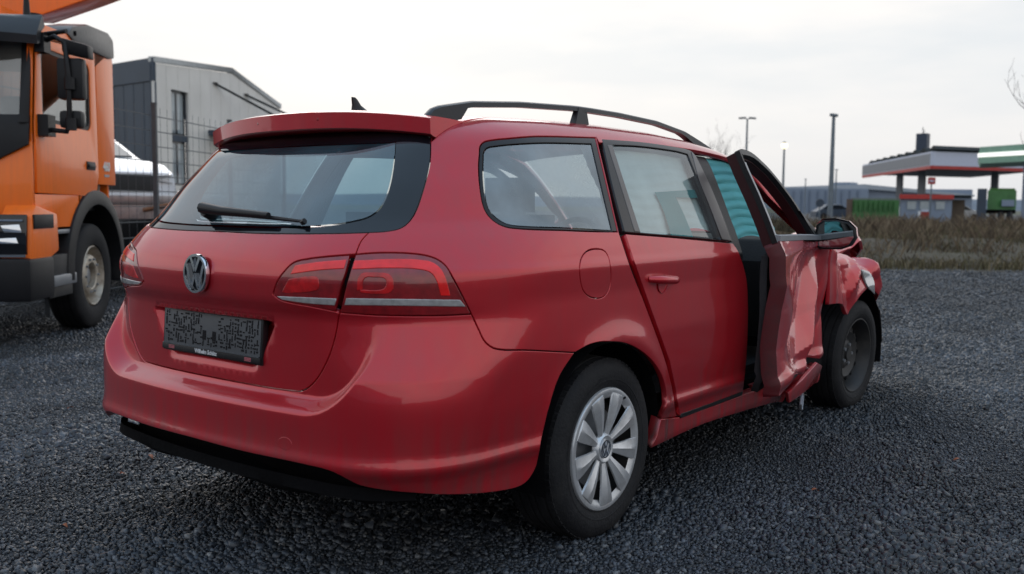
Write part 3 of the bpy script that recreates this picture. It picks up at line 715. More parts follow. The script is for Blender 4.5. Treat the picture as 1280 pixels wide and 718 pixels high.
# door mirrors
def mirror(parent,sg,cx,cy,cz,rz):
    mw=Matrix.Translation((cx,cy,cz))@Matrix.Rotation(rz,4,'Z')
    secs=[]   # shell: sections stacked along x (rear -> front)
    prof=[(-.098,-.045),(-.09,.045),(-.06,.068),(.0,.072),(.06,.06),(.092,.03),(.098,-.01),(.075,-.05),(.03,-.068),(-.05,-.07),(-.085,-.062)]
    for dx,s in ((0,1),(.015,1.04),(.05,1.0),(.085,.82),(.105,.5),(.112,.1)):
        secs.append([tuple(mw@Vector((dx,(sg)*(-p[0])*-1*s,p[1]*s+.004*(1-s)))) for p in prof])
    b=MB(); b.sweep(None,secs,cap=False); m=b.build('wing_mirror',MT['black'],parent,smooth=50)
    b=MB(); b.sweep(None,[[(p[0],p[1],p[2]+.004) for p in q[1:7]] for q in [[tuple(mw@Vector((dx,sg*p[0]*s,p[1]*s*1.02+.004*(1-s)))) for p in prof] for dx,s in ((.012,1.05),(.03,1.04),(.055,1.0),(.085,.83),(.106,.52),(.114,.12))]],cap=False); V0=b.v; b2=MB()
    n6=6; b2.add(V0,[(i*n6+j,i*n6+j+1,(i+1)*n6+j+1,(i+1)*n6+j) for i in range(5) for j in range(5)]); b2.build('mirror_cap',MT['red'],m,smooth=60)
    b=MB(); b.sweep(None,[[tuple(mw@Vector((-.002,sg*p[0]*1.0,p[1]*1.0))) for p in prof],[tuple(mw@Vector((-.004,sg*p[0]*.93,p[1]*.92))) for p in prof],[tuple(mw@Vector((.012,sg*p[0]*.91,p[1]*.90))) for p in prof]],cap=False); b.build('mirror_rim',MT['black'],m,smooth=40)
    b=MB(); b.sweep(None,[[tuple(mw@Vector((.008,sg*p[0]*.92,p[1]*.91))) for p in prof],[tuple(mw@Vector((.03,sg*p[0]*.9,p[1]*.9))) for p in prof]]); b.build('mirror_glass',MT['mirror'],m,smooth=20)
    b=MB(); b.tube([tuple(mw@Vector((.03,-sg*.07,-.045))),tuple(mw@Vector((.05,-sg*.12,-.05))),tuple(mw@Vector((.06,-sg*.19,-.03)))],[.03,.026,.03],n=10); b.build('mirror_foot',MT['black'],m,smooth=60)
mirror(fdr,-1,1.86,-.99,1.015,RAD(3)); mirror(fdl,1,1.86,1.03,1.03,RAD(4))
# --- spoiler
secs=[]
for y in np.linspace(-.562,.562,41):
    k=abs(y)/.562; xl=-.660+.105*k**2.4; 
    zt=1.448-.031*k**2.5; zb=zt-.064+.004*k
    zr=float(S_top(np.array([[-.40,y]]))[0,2])
    secs.append([(-.40,y,zr+.002),(-.48,y,zr*.55+zt*.45+.003),(xl+.02,y,zt+.001),(xl,y,zt-.006),(xl+.003,y,zb+.006),(xl+.014,y,zb),(min(xl+.10,-.52),y,zb-.006),(-.42,y,zb+.01)])
b=MB(); b.sweep(None,secs); b.build('roof_spoiler',MT['red'],car,smooth=50,bevel=0)
b=MB(); b.box(-.575,-.40,-.50,.50,1.385,1.40); b.build('tailgate_header',MT['void'],car)
b=MB(); b.box(-.654,-.648,-.16,.16,1.413,1.425); b.build('brake_light',MT['lamp_dark'],car,bevel=.002)
# --- roof rails
for sg in (-1,1):
    xs=[-.545,-.53,-.50,-.45,-.34,-.1,.2,.5,.8,1.05,1.2,1.29]
    ry=lambda x:float(np.interp(x,[-.545,.3],[.528,.585]))
    rs=[max(float(S_top(np.array([[x,-ry(x)]]))[0,2]),1.416) for x in xs]
    top=[.004,.022,.038,.048,.056,.060,.063,.061,.057,.044,.025,.004]; thk=[.02,.036,.055,.072,.026,.021,.021,.021,.021,.022,.026,.02]
    secs=[]
    xx=np.linspace(-.545,1.29,64)
    for x in xx:
        r=np.interp(x,xs,rs); t=np.interp(x,xs,top); h=np.interp(x,[-.545,-.49,-.44,-.41,-.37,1.0,1.1,1.29],[.03,.07,.075,.066,.022,.019,.033,.05]); zt=r+t; zb=max(zt-h,r-.006)
        y=ry(x); secs.append([(x,sg*(y-.014),zb),(x,sg*(y-.012),zt-.004),(x,sg*(y-.004),zt),(x,sg*(y+.008),zt-.001),(x,sg*(y+.016),zt-.006),(x,sg*(y+.018),zb)])
    b=MB(); b.sweep(None,secs); 
    for px_ in (.23,):
        r=float(S_top(np.array([[px_,-.585]]))[0,2]); b.add([(px_-.045,sg*.572,r-.008),(px_+.045,sg*.572,r-.008),(px_+.045,sg*.602,r-.008),(px_-.045,sg*.602,r-.008),(px_-.02,sg*.575,r+.05),(px_+.03,sg*.575,r+.05),(px_+.03,sg*.598,r+.055),(px_-.02,sg*.598,r+.055)],[(0,1,2,3),(4,7,6,5),(0,4,5,1),(1,5,6,2),(2,6,7,3),(3,7,4,0)])
    b.build('roof_rail',MT['rail'],car,smooth=40)
# --- shark-fin aerial
b=MB(); secs=[]
ar=float(S_top(np.array([[-.30,0]]))[0,2])
for t,hw,x0,x1 in ((0,.024,-.36,-.235),(.006,.022,-.358,-.245),(.015,.014,-.355,-.28),(.035,.008,-.356,-.318),(.055,.005,-.36,-.335),(.062,.002,-.362,-.345)):
    secs.append([(x0,-hw*.7,ar+t),(x0,hw*.7,ar+t),((x0+x1)/2,hw,ar+t),(x1,hw*.25,ar+t),(x1,-hw*.25,ar+t),((x0+x1)/2,-hw,ar+t)])
b.sweep(None,secs); b.build('aerial',MT['black'],car,smooth=50)
# --- rear wiper
wp=unproject(np.array([(265.,270.),(300.,276.),(343.,275.),(381.,279.5)]))
b=MB(); o=np.array([-.02,0,.012])
b.tube([wp[0]-np.array([-.01,0,0]),wp[0]+o*1.4],[.022,.019],n=14)
b.add([],[])
b.tube([wp[0]+o*1.5+np.array([0,.01,.008]),wp[0]*.7+wp[2]*.3+o*1.6,wp[2]+o*1.1],[.019,.015,.010],n=8)
wi=b.build('rear_wiper',MT['black'],car,smooth=50)
b=MB(); b.tube([wp[0]*.45+wp[2]*.55+o*.7,wp[2]+o*.55,wp[3]+o*.5],[.006,.007,.005],n=6); b.tube([wp[3]+o*.5-np.array([0,0,.004]),wp[3]+o*.5+np.array([0,-.012,.002])],.009,n=6); b.build('wiper_blade',MT['black'],wi,smooth=50)
# --- roundel emblem
def emblem(o,x,y,R,parent,m1,m2,depth=.008,name='emblem'):
    mw=frame(o,x,y)
    b=MB(); b.lathe([(0,0),(R*.98,0),(R*.98,depth*.4),(0,depth*.4)],'z',40); base=b.mesh(name,m2,40); base.transform(mw); e=newo(name,base,parent)
    b=MB(); b.lathe([(R*.84,depth*.3),(R*.86,depth),(R*.98,depth),(R*1.0,depth*.3),(R*1.0,0)],'z',40)
    def bar(p,q,w):
        p=Vector(p);q=Vector(q); d=(q-p).normalized(); n=Vector((-d.y,d.x))*w*.5; z0,z1=depth*.35,depth*.95
        b.prism([(p.x+n.x,p.y+n.y,z0),(q.x+n.x,q.y+n.y,z0),(q.x-n.x,q.y-n.y,z0),(p.x-n.x,p.y-n.y,z0)],(0,0,z1-z0))
    w=R*.17
    bar((-.36*R,.80*R),(-.02*R,.12*R),w); bar((.36*R,.80*R),(.02*R,.12*R),w)
    bar((-.72*R,.46*R),(-.30*R,-.78*R),w); bar((-.30*R,-.74*R),(0,-.02*R),w); bar((0,-.02*R),(.30*R,-.74*R),w); bar((.30*R,-.78*R),(.72*R,.46*R),w)
    me=b.mesh('letters',m1,30); me.transform(mw); newo('letters',me,e); return e
def surf_frame(pxl,lift=.002):
    uv=inv(unproject(np.array([pxl],float))); h=.004
    P=S(uv)[0]; du=(S(uv+[h,0])-S(uv-[h,0]))[0]; dv=(S(uv+[0,h])-S(uv-[0,h]))[0]; n=np.cross(du,dv); n/=np.linalg.norm(n); return P+n*lift,du,dv
eo,ex,ey=surf_frame((245.6,341))
_uv=np.array([[UC,0.925]]); ep=S(_uv)[0]; ey=(S(_uv+[0,.01])-S(_uv-[0,.01]))[0]; en=np.cross((0,-1,0),ey); en/=np.linalg.norm(en)
emblem(ep+en*.002,(0,-1,0),ey,.062,car,MT['chrome'],MT['frit'],.012)
# --- number plate carrier
def plate():
    p0=S(np.array([[UC,.775]]))[0]; w,h=.262,.068
    tl=RAD(4); mw=frame((p0[0]+.010,0,.732),(0,-1,0),(math.sin(tl),0,math.cos(tl)))
    b=MB(); b.box(-w,w,-h-.006,h,-.02,.002); me=b.mesh('plate_holder',MT['black'],30,bevel=.004); me.transform(mw); ph=newo('plate_holder',me,car)
    mg=mat('grey_plastic',(.085,.088,.095),.55)
    b=MB(); b.box(-w+.008,w-.008,-h+.02,h-.006,.002,.0035); me=b.mesh('carrier_plate',mg,30,bevel=.001); me.transform(mw); newo('carrier_plate',me,ph)
    rnd=random.Random(4); b=MB()
    x=-w+.014
    gx=36; gy=9
    for i in range(gx):
        for j in range(gy):
            X=-w+.014+(2*w-.028)*(i+.5)/gx; Y=-h+.026+(2*h-.036)*(j+.5)/gy
            if abs(X)<.045 and Y>-.012: continue
            if rnd.random()<.30: continue
            hor=rnd.random()<.45; L=rnd.uniform(.003,.0085); T=rnd.uniform(.0018,.0032)
            X+=rnd.uniform(-.002,.002); Y+=rnd.uniform(-.002,.002)
            a,c=(L,T) if hor else (T,min(L,.0066))
            b.box(X-a,X+a,Y-c,Y+c,.003,.0046)
    for X0 in (-.030,.022): b.box(X0-.009,X0+.009,-.022,.008,.003,.0048)
    me=b.mesh('slots',MT['gloss_black'],30); me.transform(mw); newo('slots',me,ph)
    b=MB(); b.box(-w+.002,w-.002,-h-.002,-h+.017,.002,.0065); me=b.mesh('dealer_strip',MT['black'],30,bevel=.002); me.transform(mw); ds=newo('dealer_strip',me,ph)
    b=MB(); b.box(-w+.002,w-.01,-h+.0175,-h+.0195,.002,.006); me=b.mesh('strip_edge',MT['chrome'],30); me.transform(mw); newo('strip_edge',me,ph)
    wm=mat('white_print',(.62,.63,.65),.5)
    place_text('Wilhelm Schütz',.0185,wm,ph,mw@Matrix.Translation((-.015,-h+.0072,.007)),ext=.0004,bold=.0006)
    rm=mat('red_print',(.42,.10,.12),.5)
    for X0 in (-.205,.200):
        b=MB()
        for k in range(3): b.box(X0-.016,X0+.016,-h+.002+k*.0042,-h+.0048+k*.0042,.0064,.0069)
        me=b.mesh('print_mark',rm,30); me.transform(mw); newo('print_mark',me,ph)
plate()
b=MB(); e0=S(np.array([[UC,.835]]))[0]
# tow-eye cover outline on the bumper
tw=px([(355,546),(362,549),(365,556),(361,563),(353,562),(347,555),(349,548)],True)
panel('tow_eye_cover',tw,MT['red'],bumper,off=.0008,gap=.0004,depth=.002,res=(.01,.01))
# --- wheels
def make_wheel(cover):
    w=newo('wheel',None,car); w.empty_display_size=.1
    # tyre: outer side is -y
    R=.316; prof=[(.205,-.085),(.215,-.097),(.235,-.1045),(.262,-.107),(.288,-.1015),(.302,-.092),(.310,-.080)]
    tread=[]
    ys=[-.080,-.058,-.056,-.050,-.048,-.018,-.016,-.010,-.008,.008,.010,.016,.018,.048,.050,.056,.058,.080]
    for i,y in enumerate(ys):
        g=(abs(abs(y)-.053)<.004) or (abs(abs(y)-.013)<.004)
        tread.append((R-.0075-.004*(y/.08)**2 if (abs(abs(y)-.053)<.0035 or abs(abs(y)-.013)<.0035) else R-.004*(y/.08)**2,y))
    prof2=prof[:-1]+[(.3085,-.084)]+tread+[(.3085,.084),(.302,.092),(.288,.1015),(.235,.1045),(.205,.085)]
    b=MB(); b.lathe(prof2,'y',72)
    for k in range(72):    # shoulder blocks and sipes
        a=2*PI*k/72
        for y0,y1 in ((-.084,-.060),(.060,.084)):
            r0=R-.0065; mrot=Matrix.Rotation(a,4,'Y')
            b.box(-.0095,.0095,y0,y1,r0,R-.0005-.002*(abs(y0+y1)>.1),rot=mrot)
    b.lathe([(.238,-.1040),(.240,-.1062),(.243,-.1065),(.245,-.1062)],'y',72)
    ty=b.build('tyre',MT['tyre'],w,smooth=40)
    if cover:
        # rim barrel and brake behind the cover
        b=MB(); b.lathe([(.207,-.088),(.200,-.07),(.190,.02),(.19,.08),(.205,.09)],'y',48); b.lathe([(0,-.035),(.17,-.035),(.195,-.02)],'y',48); b.build('rim',MT['steel_black'],w,smooth=40)
        b=MB(); b.lathe([(.0,-.05),(.135,-.05),(.14,-.045)],'y',40); b.build('brake_disc',MT['grey_metal'],w,smooth=40)
        b=MB(); b.lathe([(.176,-.094),(.190,-.103),(.202,-.106),(.210,-.104),(.2135,-.099),(.2135,-.088),(.203,-.085)],'y',72)
        b.lathe([(0,-.094),(.030,-.094),(.036,-.098),(.046,-.1),(.054,-.092),(.058,-.08)],'y',40)
        hc=b.build('wheel_cover',MT['silver'],w,smooth=40)
        n=9
        for k in range(n):
            a=2*PI*k/n+.35; mr=Matrix.Rotation(a,4,'Y')
            secs=[]
            for r,hw,y,cr_ in ((.046,.0125,-.093,.003),(.07,.0165,-.096,.006),(.11,.025,-.102,.010),(.15,.0335,-.106,.011),(.18,.0385,-.1075,.009),(.192,.0395,-.1065,.005),(.197,.037,-.102,0)):
                q=[(-hw,y+.007,r),(-hw*.93,y+.001,r),(-hw*.22,y-cr_*.30,r),(0,y-cr_*.55,r),(hw*.22,y-cr_*.30,r),(hw*.93,y+.001,r),(hw,y+.007,r),(0,y+.012,r)]
                secs.append([tuple(mr@Vector(v)) for v in q])
            s=MB(); s.sweep(None,secs); s.build('spoke',MT['silver'],w,smooth=25)
        emblem((0,-.096,0),(1,0,0),(0,0,1),.032,w,MT['chrome'],MT['grey_metal'],.005,'hub_emblem')
        b=MB(); b.tube([(.1,-.099,.158),(.106,-.112,.166)],.004,n=6); b.build('valve',MT['black'],w)
    else:
        b=MB(); b.lathe([(.213,-.098),(.207,-.099),(.203,-.09),(.192,-.075),(.182,-.04),(.176,-.02),(.160,-.028),(.148,-.040),(.128,-.046),(.115,-.038),(.085,-.028),(.072,-.040),(.062,-.042),(.035,-.042),(.034,-.055),(0,-.055)],'y',60); rim=b.build('steel_rim',MT['steel_black'],w,smooth=40)
        m1=MB().lathe([(0,-.0475),(.012,-.0472),(.0135,-.044)],'y',12).mesh('vent_hole',MT['void'],40); m2=MB().lathe([(0,-.052),(.010,-.052),(.012,-.03)],'y',6).mesh('wheel_bolt',MT['grey_metal'],40)
        for me,nk,r in ((m1,12,.140),(m2,5,.056)):
            for k in range(nk):
                a=2*PI*k/nk; q=newo(me.name.split('.')[0],me,w); q.location=(r*math.cos(a),0,r*math.sin(a))
    return w
wr=make_wheel(True); wr.location=(0,-.772,.312)
wl=copy_tree(wr,car); wl.location=(0,.772,.312); wl.rotation_euler=(0,0,PI)
wf=make_wheel(False); wf.location=(2.70,-.755,.312); wf.rotation_euler=(RAD(2),0,RAD(-3)); wf['label']='front wheel with bare black steel rim'
wfl=copy_tree(wf,car); wfl.location=(2.712,.76,.312); wfl.rotation_euler=(0,0,PI-RAD(3))
# --- wheel-house liners, underbody
for wx in (0,2.712):
    for sg in (-1,1):
        b=MB(); secs=[]
        for t in np.linspace(-.25,(PI+.25) if (wx==0 or sg>0) else 1.95,26):
            c,s_=math.cos(t),math.sin(t); r=.365
            secs.append([(wx+r*c,sg*.50,.316+r*s_),(wx+r*c,sg*.875,.316+r*s_)])
        V=[p for q in secs for p in q]; Fc=[(2*i,2*i+1,2*i+3,2*i+2) for i in range(25)]
        b.add(V,Fc); b.add([q[0] for q in secs],[tuple(range(26))]); b.build('wheel_house',MT['void'],car,smooth=None)
b=MB(); b.box(-.86,-.36,-.62,.62,.27,.40); b.box(-.36,2.3,-.50,.50,.22,.34); b.box(.40,2.30,-.80,.80,.25,.36); b.box(2.3,3.3,-.5,.5,.22,.7); b.build('underbody',MT['void'],car,bevel=.02)
# lower black rear valance, torn at its left end
secs=[]
for u in np.linspace(UC-.83,UC+.83,60):
    P0=S(np.array([[u,.345]]))[0]; kx,ky,hx,hy=[float(q) for q in core([u])]
    s=(u-UC+.83)/1.66
    n=np.array([hx,hy,0]); i=P0-n*.035
    lowr=.292+.01*math.sin(u*9)
    secs.append([tuple(i),tuple((P0[0]-n[0]*.03,P0[1]-n[1]*.03,.31)),tuple((P0[0]-n[0]*.065,P0[1]-n[1]*.065,lowr)),tuple((P0[0]-n[0]*.20,P0[1]-n[1]*.20,lowr+.03))])
b=MB(); V=[p for q in secs for p in q]; Fc=[(4*i+j,4*i+j+1,4*i+j+5,4*i+j+4) for i in range(len(secs)-1) for j in range(3)]; b.add(V,Fc); b.build('rear_valance',MT['void'],car,smooth=60)
b=MB(); 
for k,(dx,dy) in enumerate(((0,0),(.03,.01),(-.03,.015))): b.tube([(3.10+dx,-.80+dy,.62),(3.17+dx,-.83+dy,.52),(3.15+dx,-.85+dy,.40),(3.20+dx,-.84+dy,.33),(3.12+dx,-.82+dy,.36+.03*k)],.005,n=5,cap=False)
b.build('loose_cable',MT['black'],car,smooth=60)
# --- interior
b=MB(); b.box(-.80,2.05,-.74,.74,.34,.40); b.build('cabin_floor',MT['interior'],car)
b=MB(); b.prism([(1.72,-.70,.50),(1.70,-.70,.88),(1.80,-.70,.985),(2.10,-.70,1.0),(2.14,-.70,.5)],(0,1.4,0)); b.build('dashboard',MT['interior'],car,bevel=.02)
b=MB(); b.tube([(1.62+.05*math.sin(t)*.6,.36+.185*math.cos(t),.90+.17*math.sin(t)) for t in np.linspace(0,2*PI,29)[:-1]],.016,closed=True,n=8); b.tube([(1.62,.36,.90),(1.80,.36,.84)],.04,n=8); b.box(1.60,1.625,.19,.53,.88,.92); b.build('steering_wheel',MT['interior'],car,smooth=50)
def seat(x,y,w,zt,rows):
    s=newo('seat',None,car)
    b=MB(); b.box(x+.02,x+.52,y-w,y+w,.42,.60); b.build('cushion',MT['seat'],s,bevel=.05)
    b=MB(); b.prism([(x-.06,y-w,.52),(x+.10,y-w,.54),(x-.06,y-w,zt),(x-.16,y-w,zt-.02)],(0,2*w,0)); b.build('backrest',MT['seat'],s,bevel=.04)
    for hy in rows:
        b=MB(); hz=-.09 if len(rows)>2 else 0; b.box(x-.20,x-.11,hy-.125,hy+.125,zt+.05+hz,zt+.22+hz); b.tube([(x-.14,hy-.05,zt-.02),(x-.145,hy-.05,zt+.1)],.007,n=6); b.tube([(x-.14,hy+.05,zt-.02),(x-.145,hy+.05,zt+.1)],.007,n=6); b.build('headrest',MT['seat'],s,bevel=.04)
seat(1.18,-.36,.25,1.06,[-.36]); seat(1.18,.36,.25,1.06,[.36]); seat(.28,0,.64,.98,[-.40,0,.40])
# hanging curtain airbag on the right side: ribbed fabric just inside the windows
def curtain(name,x0,x1,zlow,m,y_off,seed,ra=.012):
    nx=int((x1-x0)/.02); nzz=46; V=[];Fc=[]
    for i in range(nx+1):
        x=x0+(x1-x0)*i/nx; zz=np.array([1.36-(1.36-zlow(x))*j/nzz for j in range(nzz+1)])
        O=np.stack([np.full(nzz+1,x),np.full(nzz+1,-.02),zz],1); yy=bis(O,np.tile(np.array([0,-1.,0]),(nzz+1,1)),F,1.3)[:,1]
        for j in range(nzz+1):
            t=j/nzz; rib=ra*(abs(math.sin(t*PI*9+.5*math.sin(x*5+seed)))-1)+.010*(noise.noise(Vector((x*6,zz[j]*9,seed)))-1)
            V.append((x,yy[j]+y_off-rib,zz[j]))
    for i in range(nx):
        for j in range(nzz):
            a=i*(nzz+1)+j; Fc.append((a,a+nzz+1,a+nzz+2,a+1))
    b=MB(); b.add(V,Fc); return b.build(name,m,car,smooth=60)
curtain('curtain_airbag',.92,1.52,lambda x:1.0-.02*math.sin(x*9),MT['curtain'],.03,1.0)
curtain('curtain_airbag',.12,.92,lambda x:1.04+.02*math.sin(x*11),MT['curtain_pale'],.035,4.0,.003)
panel('airbag_flap',px([(825.7,235.4,1),(883,232,1),(888,242),(853.5,243.5,1),(864,266),(877,297.5,1),(848,295,1),(838,262)],True),mat('airbag_flap_teal',(.04,.27,.28),.8,bump=.2,bs=150),car,off=-.03,gap=0,depth=0,res=(.05,.05))  # flap in a deeper teal than the curtain
#CAR_END
# ================================================================== SURROUNDINGS
EF=np.array([math.cos(CYAW),math.sin(CYAW)]); ER=np.array([math.sin(CYAW),-math.cos(CYAW)])
def at(x,y,d):
    """world point seen at pixel (x,y) at depth d"""
    p=CPOS+d*(cfw+crt*((x-640)/CF)-cup*((y-359)/CF)); return Vector(p)
def gp(x,d):
    """ground position (x,y) below pixel column x at depth d"""
    p=at(x,256,d); return (p.x,p.y)
def hgt(x,y):
    x=np.asarray(x,float); y=np.asarray(y,float)
    lat=(x-CX)*ER[0]+(y-CY)*ER[1]; dep=(x-CX)*EF[0]+(y-CY)*EF[1]
    h=-.11*sstep(-1.9,-3.4,lat)*sstep(4.5,6.5,dep)
    h=h+.010*np.sin(x*1.7+.6*np.sin(y*2.1))*np.sin(y*1.3+.8*np.sin(x*1.1))+.006*np.sin(x*4.3+y*3.1)*np.sin(y*5.2-x*1.9)
    for hx,hy,r,a in HEAPS: h=h+a*np.exp(-((x-hx)**2+(y-hy)**2)/r**2)
    car_=np.exp(-(np.maximum(np.abs(x-1.3)-1.6,0)**2+np.maximum(np.abs(y)-.8,0)**2)/.3**2)
    h=h*(1-.6*car_)
    return h+.25*sstep(18.5,24,dep)*sstep(2,5,lat)-.004*sstep(13,16,dep)
HEAPS=[]
for x,y,r,a in ((395,672,.13,.035),(420,690,.12,.03),(385,655,.10,.03),(445,640,.14,.02),(300,640,.3,.02),(930,560,.35,.018),(1080,600,.5,.02),(1180,500,.7,.03),(100,560,.5,.02),(690,690,.2,.02)):
    d=1.147*CF/(y-256); q=gp(x,d); HEAPS.append((q[0],q[1],r,a))
def two_tone(name,c1,c2,scale,rough,bump,bscale,c3=None,s3=.3):
    m,t,b=new_mat(name); b.inputs['Roughness'].default_value=rough
    c=N(t,'ShaderNodeTexCoord')
    n=N(t,'ShaderNodeTexNoise'); n.inputs['Scale'].default_value=scale; n.inputs['Detail'].default_value=10; n.inputs['Roughness'].default_value=.65; t.links.new(c.outputs['Object'],n.inputs[0])
    r=N(t,'ShaderNodeValToRGB'); r.color_ramp.elements[0].position=.35; r.color_ramp.elements[1].position=.65; r.color_ramp.elements[0].color=c1+(1,); r.color_ramp.elements[1].color=c2+(1,); t.links.new(n.outputs[0],r.inputs[0]); out=r.outputs[0]
    if c3:
        n2=N(t,'ShaderNodeTexNoise'); n2.inputs['Scale'].default_value=s3; n2.inputs['Detail'].default_value=6; t.links.new(c.outputs['Object'],n2.inputs[0])
        mr=N(t,'ShaderNodeMapRange'); mr.inputs[1].default_value=.48; mr.inputs[2].default_value=.68; t.links.new(n2.outputs[0],mr.inputs[0])
        mx=N(t,'ShaderNodeMix',data_type='RGBA'); t.links.new(mr.outputs[0],mx.inputs[0]); t.links.new(out,mx.inputs[6]); mx.inputs[7].default_value=c3+(1,); out=mx.outputs[2]
    t.links.new(out,b.inputs['Base Color'])
    v=N(t,'ShaderNodeTexVoronoi'); v.inputs['Scale'].default_value=bscale; t.links.new(c.outputs['Object'],v.inputs[0])
    bp=N(t,'ShaderNodeBump'); bp.inputs['Strength'].default_value=bump; bp.inputs['Distance'].default_value=.03; t.links.new(v.outputs[0],bp.inputs['Height']); t.links.new(bp.outputs[0],b.inputs['Normal'])
    return m
def island_mat(name,ramp,rough=.6,spec=.4,patch=False):
    m,t,b=new_mat(name); b.inputs['Roughness'].default_value=rough; b.inputs['Specular IOR Level'].default_value=spec
    g=N(t,'ShaderNodeNewGeometry'); r=N(t,'ShaderNodeValToRGB'); r.color_ramp.interpolation='LINEAR'
    els=r.color_ramp.elements
    while len(els)<len(ramp): els.new(.5)
    for e,(p,c) in zip(els,ramp): e.position=p; e.color=c+(1,)
    t.links.new(g.outputs['Random Per Island'],r.inputs[0]); out=r.outputs[0]
    if patch:   # dusty lighter drives and damp darker patches across the lot
        c=N(t,'ShaderNodeTexCoord'); mp=N(t,'ShaderNodeMapping'); mp.inputs['Rotation'].default_value=(0,0,CYAW+.9); mp.inputs['Scale'].default_value=(.45,1.3,1); t.links.new(c.outputs['Object'],mp.inputs[0])
        n=N(t,'ShaderNodeTexNoise'); n.inputs['Scale'].default_value=1.0; n.inputs['Detail'].default_value=5; t.links.new(mp.outputs[0],n.inputs[0])
        mr=N(t,'ShaderNodeMapRange'); mr.inputs[1].default_value=.34; mr.inputs[2].default_value=.68; mr.inputs[3].default_value=.62; mr.inputs[4].default_value=2.1; t.links.new(n.outputs[0],mr.inputs[0])
        vm=N(t,'ShaderNodeVectorMath',operation='SCALE'); t.links.new(out,vm.inputs[0]); t.links.new(mr.outputs[0],vm.inputs['Scale']); out=vm.outputs[0]
    t.links.new(out,b.inputs['Base Color']); return m
# --- ground: gravel lot, verge, forecourt, far fields
def sheet(name,dep_rows,lat_f,m,lift=0.0,hf=hgt,skip=None):
    V=[];Fc=[]; nl=len(lat_f)
    for d in dep_rows:
        for l in lat_f:
            lat=l*d if abs(l)<50 else l
            x=CX+EF[0]*d+ER[0]*lat; y=CY+EF[1]*d+ER[1]*lat; V.append((x,y,0))
    A=np.array(V); A[:,2]=hf(A[:,0],A[:,1])+lift
    for i in range(len(dep_rows)-1):
        for j in range(nl-1): a=i*nl+j; Fc.append((a,a+1,a+nl+1,a+nl))
    b=MB(); b.add(A.tolist(),Fc); o=b.build(name,m,None,smooth=180); o['kind']='structure'; return o
M_gr=two_tone('dark_gravel',(.008,.010,.014),(.031,.037,.048),28,.7,.9,60,(.044,.051,.063),.35)
M_fld=two_tone('far_fields',(.06,.07,.04),(.10,.095,.06),.02,.9,.2,1)
b=MB(); b.add([(-3000,-3000,-.35),(3000,-3000,-.35),(3000,3000,-.35),(-3000,3000,-.35)],[(0,1,2,3)]); o=b.build('ground',M_fld); o['kind']='structure'
rows=list(np.arange(-30,1.9,2.0))
A=[]
dl=list(np.arange(1.9,9,.06))+list(np.arange(9,20,.25))+list(np.arange(20,40,1.0))
def lot():
    V=[];Fc=[]
    lats=list(np.linspace(-40,-6.2,14))+list(np.linspace(-6,8,140))+list(np.linspace(8.5,40,20)); nl=len(lats)
    ds=list(np.arange(-30,1.8,1.5))+dl
    for d in ds:
        for l in lats: V.append((CX+EF[0]*d+ER[0]*l,CY+EF[1]*d+ER[1]*l,0))
    A=np.array(V); A[:,2]=hgt(A[:,0],A[:,1])
    for i in range(len(ds)-1):
        for j in range(nl-1): a=i*nl+j; Fc.append((a,a+1,a+nl+1,a+nl))
    b=MB(); b.add(A.tolist(),Fc); o=b.build('gravel_lot',M_gr,None,smooth=180); o['kind']='structure'
lot()
M_vg=two_tone('verge_soil',(.034,.028,.018),(.085,.066,.042),1.6,.95,.8,9,(.060,.052,.028),.35)
sheet('verge',list(np.arange(17.2,46,.5)),list(np.linspace(-.05,1.2,110)),M_vg,hf=lambda x,y:hgt(x,y)+.004+.12*sstep(17.2,19.5,(x-CX)*EF[0]+(y-CY)*EF[1])+.05*np.sin(x*1.3)*np.sin(y*1.7)*sstep(17.5,19,(x-CX)*EF[0]+(y-CY)*EF[1]))
M_tar=two_tone('forecourt_tarmac',(.045,.047,.05),(.07,.072,.075),.4,.9,.1,30)
sheet('forecourt',[46,60,80,100,130,170],[-.6,-.3,0,.3,.6,.9],M_tar,hf=lambda x,y:np.zeros(len(x))+.05)
